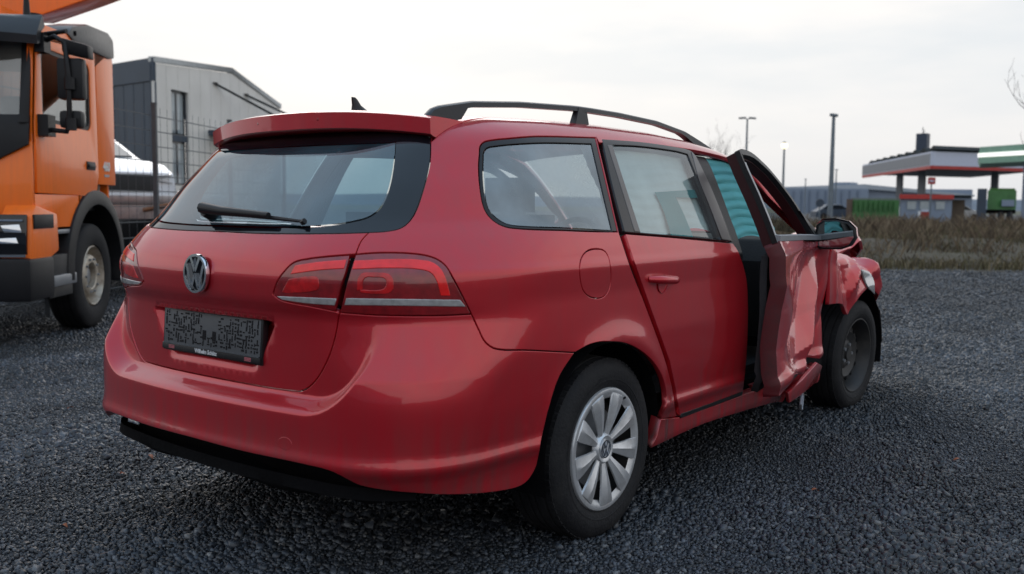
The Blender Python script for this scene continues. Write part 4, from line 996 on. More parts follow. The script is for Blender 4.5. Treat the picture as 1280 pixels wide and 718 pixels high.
# --- loose stones
def stones():
    rs=np.random.RandomState(7); P=[]; SZ=[]
    d=2.45
    while d<18.0:
        cell=.0135*max(1,(d/4.6)**.85)
        n=int(1.60*d/cell); 
        if d>7.5: n=int(n*max(.20,1-(d-7.5)/4.5))
        lat=(-.74+1.60*(np.arange(n)+rs.rand(n))/n)*d; dd=d+cell*(rs.rand(n)-.5)*1.3
        P.append(np.stack([CX+EF[0]*dd+ER[0]*lat,CY+EF[1]*dd+ER[1]*lat],1)); SZ.append(cell*np.exp(rs.randn(n)*.30)*.60)
        d+=cell*.95
    P=np.concatenate(P); lt=np.abs((P-CPOS[:2])@ER/((P-CPOS[:2])@EF)-.06); kp=rs.rand(len(P))<np.clip(1-(lt-.60)/.2,0,1)
    P=P[kp]; SZ=[np.concatenate(SZ)[kp]]; SZ=np.minimum(np.concatenate(SZ),.022); n=len(P)
    SZ=SZ*(1+.32*np.sin(P[:,0]*2.3+1.7*np.sin(P[:,1]*1.9))*np.sin(P[:,1]*3.1+1.3*np.sin(P[:,0]*1.3)))
    base=np.array([[x,y,z] for x in (-1,1) for y in (-1,1) for z in (-1,1)],float)
    V=base[None]*(1+.0*rs.rand(n,1,1)); V=V*(.55+.55*rs.rand(n,8,3)); V[:,:,2]*=.72; V[:,:,0]*=(.75+.6*rs.rand(n,1)); 
    V*=SZ[:,None,None]*.78
    q=rs.randn(n,4); q[:,1:3]*=.55; q/=np.linalg.norm(q,axis=1)[:,None]; w,x,y,z=q.T
    R=np.stack([1-2*(y*y+z*z),2*(x*y-z*w),2*(x*z+y*w),2*(x*y+z*w),1-2*(x*x+z*z),2*(y*z-x*w),2*(x*z-y*w),2*(y*z+x*w),1-2*(x*x+y*y)],1).reshape(n,3,3)
    V=np.einsum('nij,nkj->nki',R,V)
    hz_=hgt(P[:,0],P[:,1])+SZ*(.10+.28*rs.rand(n))
    V+=np.stack([P[:,0],P[:,1],hz_],1)[:,None,:]
    T=np.array([(0,1,3),(0,3,2),(4,6,7),(4,7,5),(0,4,5),(0,5,1),(2,3,7),(2,7,6),(0,2,6),(0,6,4),(1,5,7),(1,7,3)])
    Fi=(T[None]+8*np.arange(n)[:,None,None]).reshape(-1,3)
    me=bpy.data.meshes.new('loose_stones'); me.vertices.add(n*8); me.vertices.foreach_set('co',V.reshape(-1))
    me.loops.add(len(Fi)*3); me.loops.foreach_set('vertex_index',Fi.reshape(-1).astype(np.int32)); me.polygons.add(len(Fi)); me.polygons.foreach_set('loop_start',np.arange(0,len(Fi)*3,3,dtype=np.int32)); me.update(calc_edges=True)
    me.materials.append(island_mat('crushed_stone',[(0,(.005,.0063,.0085)),(.45,(.0135,.0168,.0225)),(.8,(.025,.0305,.040)),(.96,(.048,.055,.067)),(1,(.10,.10,.10))],.46,.65,patch=True))
    o=newo('loose_stones',me); o['kind']='stuff'; print('stones',n)
stones()
# --- fallen leaves
M_leaf=mat('brown_leaf',(.30,.085,.03),.7,var=.4,vs_=30)
for i,(x,y,sz,lab) in enumerate([(80,520,.03,'small brown leaf on the gravel at the left edge of the lot'),(180,586,.045,'orange brown fallen leaf on gravel left of the black bumper underside'),(143,607,.03,'dark red leaf scrap in front of the orange leaf'),(1213,581,.035,'brown leaf lying on gravel at far right'),(1032,622,.03,'rust coloured leaf on the gravel in front of the dented door'),(68,678,.03,'yellow brown leaf near the lower left corner')]):
    d=1.147*CF/(y-254); q=gp(x,d); b=MB(); n=7; rnd=random.Random(i)
    V=[]; sx=sz*.5
    for k in range(n):
        t=k/(n-1); w=.42*sx*math.sin(PI*(t*.9+.05))**.8
        V+=[(sx*(2*t-1),-w,.006*math.sin(t*3)+.004),(sx*(2*t-1),0,.010*math.sin(t*2.5)),(sx*(2*t-1),w,.007*math.sin(t*4)+.005)]
    b.add(V,[(3*k+j,3*k+j+1,3*k+j+4,3*k+j+3) for k in range(n-1) for j in (0,1)])
    lf=b.build('fallen_leaf',M_leaf,None,smooth=60); z=float(hgt(q[0],q[1])); lf.location=(q[0],q[1],z+.014); lf.rotation_euler=(rnd.uniform(-.3,.3),rnd.uniform(-.3,.3),rnd.uniform(0,6)); tag(lf,lab,'leaf','leaves scattered on the gravel')
# ------------------------------------------------------------------ helpers for flat built things
def plate2d(outer,holes,th,mw,mb=None,k=0):
    """flat plate with openings: 2D outline (a,b), thickness th towards -normal; returns MB"""
    b=mb or MB(); outer=ccw(np.array(outer,float)); rings=[outer]+[ccw(np.array(h,float)) for h in holes]
    A=np.concatenate(rings); E=[];s0=0
    for r in rings: n=len(r); E+=[(s0+i,s0+(i+1)%n) for i in range(n)]; s0+=n
    vo,eo,fo,_,_,_=delaunay_2d_cdt([Vector(p) for p in A],E,[],0,1e-7,False)
    vo=np.array([tuple(v) for v in vo]); fo=[f for f in fo]
    T=[]
    for f in fo:
        c=vo[list(f)].mean(0)[None]
        if inpoly(c,outer)[0] and not any(inpoly(c,h)[0] for h in rings[1:]): T.append(tuple(f))
    n=len(vo); V=[mw@Vector((p[0],p[1],0)) for p in vo]+[mw@Vector((p[0],p[1],-th)) for p in vo]
    Fc=T+[tuple(i+n for i in f[::-1]) for f in T]
    cnt={}
    for f in T:
        for i in range(len(f)): cnt[(f[i],f[(i+1)%len(f)])]=1
    for (i,j) in cnt:
        if (j,i) not in cnt: Fc.append((j,i,i+n,j+n))
    return b.add(V,Fc,k)
def rrect(x0,x1,y0,y1,r,n=5):
    o=[]
    for cx,cy,a in ((x1-r,y0+r,-PI/2),(x1-r,y1-r,0),(x0+r,y1-r,PI/2),(x0+r,y0+r,PI)):
        o+=[(cx+r*math.cos(a+t*PI/2/n),cy+r*math.sin(a+t*PI/2/n)) for t in range(n+1)]
    return o
def newpart(mb,name,m,parent,mw=None,smooth=35,bevel=0):
    me=mb.mesh(name,m,smooth,bevel)
    if mw is not None: me.transform(mw)
    return newo(name,me,parent)
# ================================================================== ORANGE TRUCK
TO=at(42,256,7.9); tX=Vector((math.cos(RAD(42.5)),math.sin(RAD(42.5)),0)); tY=Vector((math.cos(RAD(132.5)),math.sin(RAD(132.5)),0))
truck=empty('tipper_truck','orange lorry with black sun visor and mirrors beside the estate car','truck',(TO.x,TO.y,-.11))
TW_=Matrix(((tX.x,tY.x,0,0),(tX.y,tY.y,0,0),(0,0,1,0),(0,0,0,1)))   # local: X back along its left side, Y across, Z up
MT['orange']=paint_mat('orange_paint',(1.0,.18,.004),.0,.3); 
MT['carbon']=mat('carbon_pattern',(.03,.031,.035),.35,var=.6,vs_=25)
MT['tglass']=glass_mat('truck_glass',(.45,.52,.55),film=.30,fc=(.62,.60,.55),base=.12)  # pale film colour stands in for sky reflected in the cab windows
def tp(mb,name,m,parent=truck,**k): return newpart(mb,name,m,parent,TW_,**k)
SIDE=TW_@Matrix(((1,0,0,0),(0,0,1,0),(0,1,0,0),(0,0,0,1)))   # plate a=X,b=Z, normal -> see below
def side_plate(outer,holes,th,y,mb=None):
    # plate lying in the left flank at depth y (outer face at y, thickness inwards)
    mw=Matrix(((1,0,0,0),(0,0,-1,y),(0,1,0,0),(0,0,0,1)))
    return plate2d(outer,holes,th,mw,mb)
# cab body
win=rrect(.22,1.36,1.93,2.56,.09)
b=side_plate([(.06,1.32),(.06,1.9),(.15,2.62),(1.50,2.70),(1.53,1.50),(1.45,1.30)],[win],.05,-.012); door=tp(b,'door',MT['orange'],bevel=.008)
b=side_plate(rrect(.20,1.38,1.91,2.58,.10),[rrect(.255,1.325,1.965,2.525,.07)],.03,-.002); tp(b,'window_frame',MT['black'],door)
b=side_plate(rrect(.23,1.35,1.94,2.55,.08),[],.006,.012); tp(b,'window',MT['tglass'],door)
b=MB(); b.box(1.20,1.42,-.022,-.008,1.555,1.635); b.box(1.22,1.40,-.035,-.02,1.575,1.61); tp(b,'handle',MT['black'],door,bevel=.006)
b=MB(); b.prism([(.0,0,1.10),(.05,0,2.0),(.14,0,2.66),(.24,0,2.76),(2.02,0,2.80),(2.06,0,2.70),(2.06,0,1.42),(1.56,0,1.42),(1.56,0,2.74),(.12,0,2.66),(.04,0,1.9),(.04,0,1.10)],(0,.05,0)); tp(b,'cab_side',MT['orange'],bevel=.01)
b=MB(); b.box(.10,2.04,.06,2.44,2.70,2.79); plate2d([(.06,1.2),(2.44,1.2),(2.44,2.72),(.06,2.72)],[rrect(.30,2.2,1.86,2.58,.08)],.06,Matrix(((0,0,-1,1.98),(1,0,0,0),(0,1,0,0),(0,0,0,1))),b); plate2d([(.06,1.2),(2.02,1.2),(2.02,2.75),(.15,2.70)],[rrect(.22,1.36,1.93,2.56,.09),rrect(1.45,1.9,2.0,2.5,.06)],.04,Matrix(((1,0,0,0),(0,0,-1,2.44),(0,1,0,0),(0,0,0,1))),b); tp(b,'cab_shell',MT['orange'],bevel=.03)
b=MB(); b.box(.12,1.98,.08,2.42,1.15,1.30); b.box(1.25,1.5,.25,.8,1.3,2.25); b.box(1.25,1.5,1.7,2.25,1.3,2.25); b.box(.12,.45,.1,2.4,1.3,1.85); tp(b,'cab_interior',MT['interior'],bevel=.05)
b=MB(); b.box(.02,1.0,-.005,.10,1.02,1.31); b.prism([(1.0,-.005,1.31),(1.46,-.005,1.31),(1.15,-.005,1.18),(1.0,-.005,1.02)],(0,.1,0)); tp(b,'step_fairing',MT['orange'],bevel=.01)
b=MB(); b.box(.22,1.94,.12,2.38,2.56,2.68); b.box(1.90,1.95,.12,2.38,1.35,1.84); tp(b,'cab_lining',mat('beige_lining',(.50,.47,.40),.8),bevel=.02)
# front: windscreen, panel, lamp, bumper
b=MB(); b.prism([(.04,.03,1.95),(.15,.03,2.62),(.16,2.45,2.62),(.05,2.45,1.95)],(.012,0,0)); tp(b,'windscreen',MT['tglass'])
b=MB(); b.prism([(.0,.10,1.90),(.035,.10,1.98),(.15,.10,2.64),(.15,.02,2.66),(.03,.02,1.9)],(-.02,0,0)); b.prism([(-.02,.02,1.72),(-.02,.35,1.55),(-.02,2.45,1.55),(.03,2.45,1.97),(.03,.02,1.97)],(.03,0,0)); tp(b,'windscreen_surround',MT['black'],bevel=.01)
b=MB(); b.prism([(-.03,.0,1.12),(-.03,2.5,1.12),(.02,2.5,1.75),(.02,0,1.75)],(.06,0,0)); tp(b,'front_panel',MT['orange'],bevel=.015)
b=MB(); b.prism([(-.16,-.03,.72),(-.12,-.03,1.12),(-.02,-.03,1.22),(.42,-.03,1.14),(.44,-.03,.82),(.10,-.03,.72)],(0,.25,0)); tp(b,'corner_panel',MT['orange'],bevel=.02)
b=MB(); b.box(-.10,.30,-.045,-.025,1.02,1.14); tp(b,'side_marker',MT['black'],bevel=.01)
b=MB(); b.prism([(-.175,.0,.80),(-.15,.0,1.14),(-.15,.55,1.14),(-.175,.55,.76)],(.03,0,0)); hl=tp(b,'headlamp',MT['frit'],bevel=.01)
for y0_,y1_,z0_,z1_ in ((.03,.20,.99,1.06),(.06,.26,.90,.95),(.24,.42,1.0,1.07),(.30,.46,.88,.93)):
    b=MB(); b.prism([(-.178,y0_,z0_),(-.170,y0_+.02,z1_),(-.170,y1_,z1_-.01),(-.178,y1_-.03,z0_)],(.02,0,0)); tp(b,'lamp_reflector',MT['chrome'],hl,bevel=.004)
b=MB(); b.box(-.19,-.16,.0,.5,.79,.81); tp(b,'lamp_strip',MT['chrome'],hl)
b=MB(); b.box(-.178,-.15,.02,.45,1.085,1.10); tp(b,'lamp_strip',MT['chrome'],hl)
b=MB(); b.box(-.22,.28,-.05,2.55,.42,.78); tp(b,'bumper',MT['black'],bevel=.04)
b=MB(); b.box(.28,.80,-.02,.35,.50,.78); b.box(.28,.80,.0,.3,.40,.5); tp(b,'step_box',MT['steel_black'],bevel=.01)
b=MB(); b.box(.30,.82,-.035,.10,.50,.60); tp(b,'step',MT['grey_metal'],bevel=.015)
b=MB(); b.box(.46,.98,-.01,.08,.96,1.0); tp(b,'step_tread',MT['grey_metal'],bevel=.01)
# arch
secs=[]
for t in np.linspace(-.05,PI+.2,26):
    c,s_=math.cos(PI-t),math.sin(PI-t); 
    secs.append([(1.42+.66*c,-.04,.56+.66*s_),(1.42+.80*c,-.03,.56+.80*s_),(1.42+.82*c,.42,.56+.82*s_),(1.42+.66*c,.42,.56+.66*s_)])
b=MB(); b.sweep(None,secs); tp(b,'wheel_arch',MT['black'],bevel=.01)
b=MB(); b.box(.8,6.5,.75,1.75,.55,1.0); b.box(.9,2.0,.4,2.1,.75,1.2); tp(b,'chassis',MT['void'])
# wheels
def truck_wheel(x,y):
    w=newo('wheel',None,truck)
    b=MB(); b.lathe([(.295,-.10),(.31,-.135),(.36,-.152),(.43,-.150),(.48,-.138),(.503,-.125),(.512,-.11),(.516,-.07),(.506,-.068),(.506,-.05),(.518,-.048),(.518,-.005),(.508,-.003),(.508,.003),(.518,.005),(.518,.048),(.506,.05),(.506,.068),(.516,.07),(.512,.11),(.48,.14),(.36,.152),(.295,.10)],'y',64); me=b.mesh('tyre',MT['tyre'],35)
    o=newo('tyre',me,w)
    b=MB(); b.lathe([(.298,-.125),(.288,-.135),(.278,-.12),(.268,-.05),(.258,-.03),(.225,-.055),(.200,-.105),(.190,-.112),(.135,-.115),(.125,-.108),(.120,-.06),(.118,-.02),(0,-.02)],'y',56); o=newo('rim',b.mesh('rim',mat('truck_rim',(.46,.41,.34),.45,metal=.5,dirt=((.12,.07,.04),.8,8)),35),w)
    b=MB(); b.lathe([(.095,-.02),(.09,-.065),(.075,-.075),(0,-.075)],'y',32); newo('hub',b.mesh('hub',MT['grey_metal'],35),w)
    me=MB().lathe([(0,-.132),(.012,-.132),(.015,-.105)],'y',6).mesh('wheel_nut',MT['grey_metal'],35)
    for k in range(10):
        a=2*PI*k/10; n=newo('wheel_nut',me,w); n.location=(.165*math.cos(a),0,.165*math.sin(a))
    w.matrix_local=TW_@Matrix.Translation((x,y,.52)); return w
truck_wheel(1.42,.16); 
wq=truck_wheel(5.3,.16)
# visor, deflector, mirrors, aerials, boom
secs=[]
for y in np.linspace(-.06,2.56,20):
    k=(2*(y-1.25)/2.62)**4; dx=.22*k
    secs.append([(-.18+dx,y,2.55),(-.20+dx,y,2.62),(-.10+dx,y,2.76),(.16,y,2.81),(.20,y,2.72),(.12,y,2.66),(-.12+dx,y,2.57)])
b=MB(); b.sweep(None,secs); tp(b,'sun_visor',MT['rail'],smooth=40)
b=MB(); b.prism([(.82,-.02,2.77),(.95,-.02,2.86),(1.35,-.02,2.95),(1.9,-.02,2.97),(2.06,-.02,2.92),(2.08,-.02,2.73),(1.9,-.02,2.70),(1.0,-.02,2.71)],(0,.30,0)); tp(b,'air_deflector',MT['carbon'],bevel=.03)
b=MB(); b.lathe([(0,-.032),(.022,-.03),(.024,-.02)],'y',14,(.98,0,2.80)); tp(b,'fixing',MT['void'])
b=MB(); b.tube([(.20,-.05,2.60),(.14,-.16,2.63),(.12,-.25,2.58),(.12,-.27,2.3),(.12,-.27,1.95),(.13,-.24,1.84),(.18,-.03,1.86)],.022,n=10); b.tube([(.24,-.02,2.66),(.16,-.25,2.68)],.02,n=8); b.box(.12,.26,-.08,.0,2.50,2.66); b.box(.10,.26,-.10,.0,1.80,1.98); arm=tp(b,'mirror_arm',MT['black'],smooth=60)
def mirror_box(x0,x1,y0,y1,z0,z1,nm): 
    b=MB(); b.box(x0,x1,y0,y1,z0,z1); return tp(b,nm,MT['black'],arm,bevel=.035)
mirror_box(.14,.26,-.38,-.16,2.11,2.46,'main_mirror'); mirror_box(.14,.25,-.36,-.17,1.87,2.02,'wide_angle_mirror')
b=MB(); b.prism([(.10,-.22,2.62),(.10,-.44,2.56),(.12,-.44,2.45),(.12,-.22,2.50)],(.14,0,0)); tp(b,'kerb_mirror',MT['black'],arm,bevel=.02)
for z0 in (2.24,1.90):
    b=MB(); b.tube([(.12,-.28,z0-.05),(.12,-.28,z0+.05)],.045,n=12); tp(b,'clamp',MT['black'],arm,smooth=50)
b=MB(); b.tube([(.34,.14,2.78),(.34,.14,2.98)],[.035,.022],n=10); b.tube([(.34,.14,2.98),(.33,.15,3.6)],.004,n=5); tp(b,'aerial',MT['black'],smooth=50)
b=MB(); b.tube([(.62,.20,2.78),(.62,.20,2.90)],.07,n=14); tp(b,'beacon_base',MT['black'],smooth=50)
place_text('460',.13,mat('lettering_white',(.7,.7,.68),.5),truck,TW_@frame((1.78,-.003,1.60),(1,0,0),(0,0,1)),ext=.002,bold=.004,shear=.2)
b=MB(); b.box(1.72,1.86,-.004,0,1.50,1.525); tp(b,'badge',MT['grey_metal'])
# loader crane behind the cab, its boom rising to the rear over the frame
inv_t=Matrix.Translation((-TO.x,-TO.y,.11))
bp=[at(-150,-60,10.6),at(-150,22,10.6),at(-10,18,10.6),at(45,21,10.6),at(105,0.5,10.6),at(330,-82,10.6),at(330,-150,10.6)]
b=MB(); b.prism([inv_t@p for p in bp],Vector((EF[0],EF[1],0))*.42); boom=newpart(b,'crane_boom',MT['orange'],truck,None,bevel=.015)
b=MB(); q=[inv_t@at(-150,-8,10.59),inv_t@at(-10,-12,10.59),inv_t@at(45,-9,10.59),inv_t@at(120,-34,10.59)]; b.tube(q,.02,n=6); newpart(b,'hydraulic_line',MT['black'],boom,None,smooth=50)
b=MB(); b.box(2.3,2.75,1.2,1.6,1.0,3.3); tp(b,'crane_column',MT['orange'],bevel=.02)
# ================================================================== FENCE, CAR TRANSPORT, INDUSTRIAL HALL
MT['galv']=mat('anthracite_fence',(.09,.10,.11),.5,metal=.3)
fence=empty('wire_fence','dark wire mesh fence with square posts in front of the hall','fence',gp(120,11.5)+(0,))
fA=Vector(gp(100,10.8)+(0,)); fB=Vector(gp(430,21.5)+(0,)); fl_=(fB-fA).length; fd=(fB-fA).normalized(); fO=Vector(fence.location)
tt=min(np.arange(0,fl_,.01),key=lambda t:abs((lambda p:640+CF*((p-CPOS[:2])@ER)/((p-CPOS[:2])@EF))(np.array((fA+fd*float(t))[:2]))-196)); fA=fA+fd*(float(tt)-5.0)
nP=int(fl_/2.5)
post_me=None
wire_me=None
for i in range(nP+1):
    if post_me is None:
        b=MB(); b.box(-.022,.022,-.03,.03,-.1,2.42); b.box(-.026,.026,-.034,.034,2.42,2.45); post_me=b.mesh('post',MT['galv'],30)
        b=MB()
        for z in np.arange(.08,2.40,.2): b.box(.05,2.45,.030,.038,z-.006,z+.006); 
        for x in np.arange(.05,2.46,.20): b.box(x-.0016,x+.0016,.038,.042,.03,2.40)
        wire_me=b.mesh('mesh_panel',MT['galv'],None)
    ang=math.atan2(fd.y,fd.x)
    p=newo('post',post_me,fence); p.location=fA+fd*2.5*i-fO; p.rotation_euler=(0,0,ang)
    if i<nP: w=newo('mesh_panel',wire_me,fence); w.location=fA+fd*2.5*i-fO; w.rotation_euler=(0,0,ang)
# car transporter with a white car on it
MT['white']=mat('white_car_paint',(.62,.65,.69),.3,coat=1,var=.04); MT['alu']=mat('aluminium',(.42,.43,.44),.35,metal=.8,dirt=((.12,.11,.10),.6,5))
tro=Vector(gp(165,14.0)+(0,)); 
trl=empty('flatbed_trailer','grey flatbed trailer with a pale side rail behind the wire fence','trailer',(tro.x,tro.y,-.1),CYAW-PI/2+RAD(12))
def lp(mb,name,m,parent,**k): return newpart(mb,name,m,parent,None,**k)
b=MB(); b.box(-4.2,1.35,-.2,1.9,.86,.98); lp(b,'deck',MT['alu'],trl,bevel=.01)
b=MB(); b.box(-4.2,1.37,-.26,-.2,1.20,1.33); b.box(-4.2,1.3,-.24,-.2,.84,1.2); lp(b,'side_rail',MT['alu'],trl,bevel=.01)
b=MB(); b.box(-4.0,1.0,-.1,.1,.62,.86); b.box(-4.0,1.0,1.5,1.7,.62,.86); lp(b,'frame',MT['void'],trl)
for x in (-2.4,-1.4):
    b=MB(); b.lathe([(0,-.1),(.2,-.1),(.34,-.09),(.36,-.05),(.36,.05),(.34,.1),(0,.1)],'y',32,(x,0,.40)); lp(b,'wheel',MT['tyre'],trl,smooth=40)
b=MB(); b.tube([(.2,-.27,1.12),(.55,-.30,1.2),(.9,-.28,1.08),(1.2,-.3,1.16)],.03,n=8); lp(b,'lashing_strap',mat('strap',(.25,.12,.06),.8),trl,smooth=50)
WA=CYAW+PI+RAD(50); wt=Vector(gp(221,14.6)+(0,)); wv=Matrix.Rotation(WA,3,'Z')@Vector((1.2,1.76,0))
wc=empty('white_car','white car facing the camera behind the wire fence, half hidden by the orange lorry','car',(wt.x-wv.x,wt.y-wv.y,.86),WA)
prof=[(-3.2,.25),(-3.25,.8),(-3.0,1.0),(-2.6,1.42),(-1.2,1.48),(-.75,1.42),(.12,.98),(.85,.86),(1.12,.72),(1.20,.45),(1.15,.25)]
def loft(prof,w,inset,m,name,par):
    cxs=[(0.0,.80),(.12,.97),(.5,1.0),(w*2-.5,1.0),(w*2-.12,.97),(w*2,.80)]
    secs=[]
    for y,k in cxs: secs.append([(p[0]*(.97+.03*k) ,y+(.16*max(0,p[1]-.85)*(1 if y<w else -1)),.25+(p[1]-.25)*(.93+.07*k)) for p in prof])
    b=MB(); b.sweep(None,secs); return lp(b,name,m,par,smooth=40)
body=loft(prof,.88,0,MT['white'],'body',wc)
b=MB(); b.prism([(-.70,.20,1.385),(.10,.12,.985),(.10,1.64,.985),(-.70,1.56,1.385)],(.012,0,.022)); lp(b,'windscreen',MT['frit'],wc)
b=MB(); b.prism([(-2.5,.085,1.36),(-1.0,.085,1.38),(-.70,.08,1.30),(-.15,.03,1.0),(-2.7,.03,1.0)],(0,.03,0)); b2=lp(b,'side_window',MT['frit'],wc)
for fy in (1,-1):
    q=[(.86,0,.80),(1.10,.03,.735),(1.20,.08,.70),(1.215,.34,.68),(1.20,.36,.60),(1.20,.05,.56),(1.0,-.015,.62)]
    b=MB(); b.prism([(p[0],p[1] if fy>0 else 1.76-p[1],p[2]) for p in q],(-.10,.03*fy,0)); lp(b,'headlamp',MT['lamp_white'],wc,bevel=.01)
b=MB(); b.box(1.10,1.235,.06,1.70,.20,.42); lp(b,'front_bumper',MT['white'],wc,bevel=.03)
b=MB(); b.prism([(1.18,.40,.69),(1.215,.30,.44),(1.215,1.46,.44),(1.18,1.36,.69)],(.02,0,0)); lp(b,'grille',MT['black'],wc,bevel=.01)
for x in (-2.35,.45):
    w=newo('wheel',None,wc); w.location=(x,.06,.40)
    b=MB(); b.lathe([(.2,-.1),(.29,-.09),(.30,-.05),(.30,.05),(.28,.1)],'y',32); newo('tyre',b.mesh('tyre',MT['tyre'],40),w)
    b=MB(); b.lathe([(0,-.085),(.19,-.09),(.205,-.08)],'y',32); newo('rim',b.mesh('rim',MT['silver'],40),w)
    b=MB(); b.lathe([(.30,.0),(.355,-.002),(.36,.02)],'y',32,(x,-.012,.42)); lp(b,'wheel_arch',MT['black'],wc)
b=MB(); b.box(-.42,-.28,-.13,.03,.98,1.10); lp(b,'door_mirror',MT['black'],wc,bevel=.03)
# industrial hall
hall=empty('industrial_hall','grey metal clad hall with a dark front and a tall narrow window','building',gp(196,40)+(0,))
hO=Vector(hall.location); h0=Vector(gp(196,40)+(0,)); h1=Vector(gp(352,52)+(0,)); hx=(h1-h0).normalized(); HL=(h1-h0).length
h2=Vector(gp(60,46)+(0,)); hy=(h2-h0).normalized(); HD=(h2-h0).length
MT['clad']=mat('light_cladding',(.70,.67,.63),.5,metal=.1,var=.06,vs_=.8); MT['clad_dark']=mat('dark_cladding',(.030,.048,.075),.5,var=.1,vs_=.8); MT['flash']=mat('flashing',(.50,.50,.49),.45)
MT['hglass']=mat('window_pane',(.30,.34,.36),.06,coat=.6,var=.1,vs_=2)
def along(x,y): # fraction of the wall for pixel x
    d0,d1=40,52
    # intersect pixel column with the wall line
    r=at(x,256,1.0)-Vector(CPOS); A_=np.array([[r.x,-hx.x],[r.y,-hx.y]]); sol=np.linalg.solve(A_,np.array([h0.x-CX,h0.y-CY])); t,sw=sol
    return sw,float(CPOS[2]+(at(x,y,1.0)-Vector(CPOS)).z*t)
wm=Matrix(((hx.x,0,hx.y,h0.x-hO.x),(hx.y,0,-hx.x,h0.y-hO.y),(0,1,0,0),(0,0,0,1)))
tops=[along(196,81),along(292,94),along(352,138)]
tops=[(0.0,tops[0][1]),tops[1],(HL,tops[2][1])]
topz=lambda q:float(np.interp(q,[t[0] for t in tops],[t[1] for t in tops]))
wx0,wz1=along(217,113); wx1,_=along(238,113); _,wz0=along(226,232)
npan=13; pw=HL/npan
for i in range(npan):
    a,c=i*pw+.009,(i+1)*pw-.009
    pts=[(a,-.3),(c,-.3),(c,topz(c))]+[(t[0],t[1]) for t in tops[1:2] if a<t[0]<c]+[(a,topz(a))]
    lo_,hi_=max(a,wx0),min(c,wx1)
    if hi_-lo_>.02:
        for seg in ([(a,-.3),(c,-.3),(c,wz0),(a,wz0)],[(a,wz1),(c,wz1),(c,topz(c)),(a,topz(a))],[(a,wz0),(lo_,wz0),(lo_,wz1),(a,wz1)] if lo_-a>.05 else None,[(hi_,wz0),(c,wz0),(c,wz1),(hi_,wz1)] if c-hi_>.05 else None):
            if seg: newpart(plate2d(seg,[],.12,wm),'wall_panel',MT['clad'],hall,None)
    else: newpart(plate2d(pts,[],.12,wm),'wall_panel',MT['clad'],hall,None)
b=plate2d([(0,-.3),(HL,-.3),(HL,topz(HL)-.02),(tops[1][0],tops[1][1]-.02),(0,topz(0)-.02)],[[(wx0,wz0),(wx1,wz0),(wx1,wz1),(wx0,wz1)]],.05,wm@Matrix.Translation((0,0,-.13))); newpart(b,'wall_backing',MT['clad_dark'],hall,None)
zm=(wz0+wz1)/2
newpart(plate2d([(wx0,zm-.14),(wx1,zm-.14),(wx1,zm+.14),(wx0,zm+.14)],[],.1,wm@Matrix.Translation((0,0,-.06))),'spandrel',MT['clad_dark'],hall,None)
for z0,z1 in ((wz0,zm-.12),(zm+.12,wz1)):
    b=plate2d([(wx0+.03,z0),(wx1-.03,z0),(wx1-.03,z1),(wx0+.03,z1)],[[(wx0+.12,z0+.1),((wx0+wx1)/2-.05,z0+.1),((wx0+wx1)/2-.05,z1-.1),(wx0+.12,z1-.1)],[((wx0+wx1)/2+.05,z0+.1),(wx1-.12,z0+.1),(wx1-.12,z1-.1),((wx0+wx1)/2+.05,z1-.1)]],.08,wm@Matrix.Translation((0,0,-.18))); wf_=newpart(b,'window',MT['frit'],hall,None)
    for u0,u1 in ((wx0+.12,(wx0+wx1)/2-.05),((wx0+wx1)/2+.05,wx1-.12)):
        newpart(plate2d([(u0,z0+.1),(u1,z0+.1),(u1,z1-.1),(u0,z1-.1)],[],.02,wm@Matrix.Translation((0,0,-.21))),'pane',MT['hglass'],wf_,None)
b=MB(); P_=[wm@Vector((t[0],t[1]+.05,.06)) for t in tops]; 
for p,q in zip(P_[:-1],P_[1:]): b.prism([p,q,q+Vector((0,0,.22)),p+Vector((0,0,.22))],wm.to_3x3()@Vector((0,0,-.3)))
newpart(b,'roof_edge',MT['flash'],hall,None)
wm2=Matrix(((-hy.x,0,0,h2.x-hO.x),(-hy.y,0,0,h2.y-hO.y),(0,1,0,0),(0,0,0,1)))
nrm=Vector((-hy.x,-hy.y,0)).cross(Vector((0,0,1))); wm2[0][2]=nrm.x; wm2[1][2]=nrm.y
nd=12; pdw=HD/nd
for i in range(nd):
    newpart(plate2d([(i*pdw+.02,-.3),((i+1)*pdw-.02,-.3),((i+1)*pdw-.02,topz(0)-.75),(i*pdw+.02,topz(0)-.75)],[],.12,wm2),'wall_panel',MT['clad_dark'],hall,None)
newpart(plate2d([(0,topz(0)-.73),(HD,topz(0)-.73),(HD,topz(0)+.22),(0,topz(0)+.22)],[],.15,wm2@Matrix.Translation((0,0,.05))),'roof_edge',MT['clad_dark'],hall,None)
b=MB(); C0=h0-hO; b.add([C0+Vector((0,0,topz(0)-.1)),h1-hO+Vector((0,0,topz(HL)-.1)),h1-hO+hy*HD+Vector((0,0,topz(HL)-.1)),h2-hO+Vector((0,0,topz(0)-.1))],[(0,1,2,3)]); newpart(b,'roof',MT['flash'],hall,None)
for (xa_,ya_),(xb_,yb_) in (((271,106),(316,148)),((309,120),(345,152))):
    s0,z0=along(xa_,ya_); s1,z1=along(xb_,yb_)
    b=MB(); b.tube([wm@Vector((s0,z0,.0)),wm@Vector((s1-.6,z1,1.6))],.06,n=8); b.lathe([(0,0),(.16,0),(.16,.08),(0,.08)],'z',16,tuple(wm@Vector((s0,z0-.04,0)))); newpart(b,'canopy_stay',MT['frit'],hall,None)
s0,z0=along(262,166); s1,_=along(350,160)
b=plate2d([(s0,z0-.15),(s1,z0-.15),(s1,z0+.1),(s0,z0+.1)],[],1.7,wm@Matrix.Translation((0,0,1.7))); newpart(b,'canopy',MT['clad_dark'],hall,None)
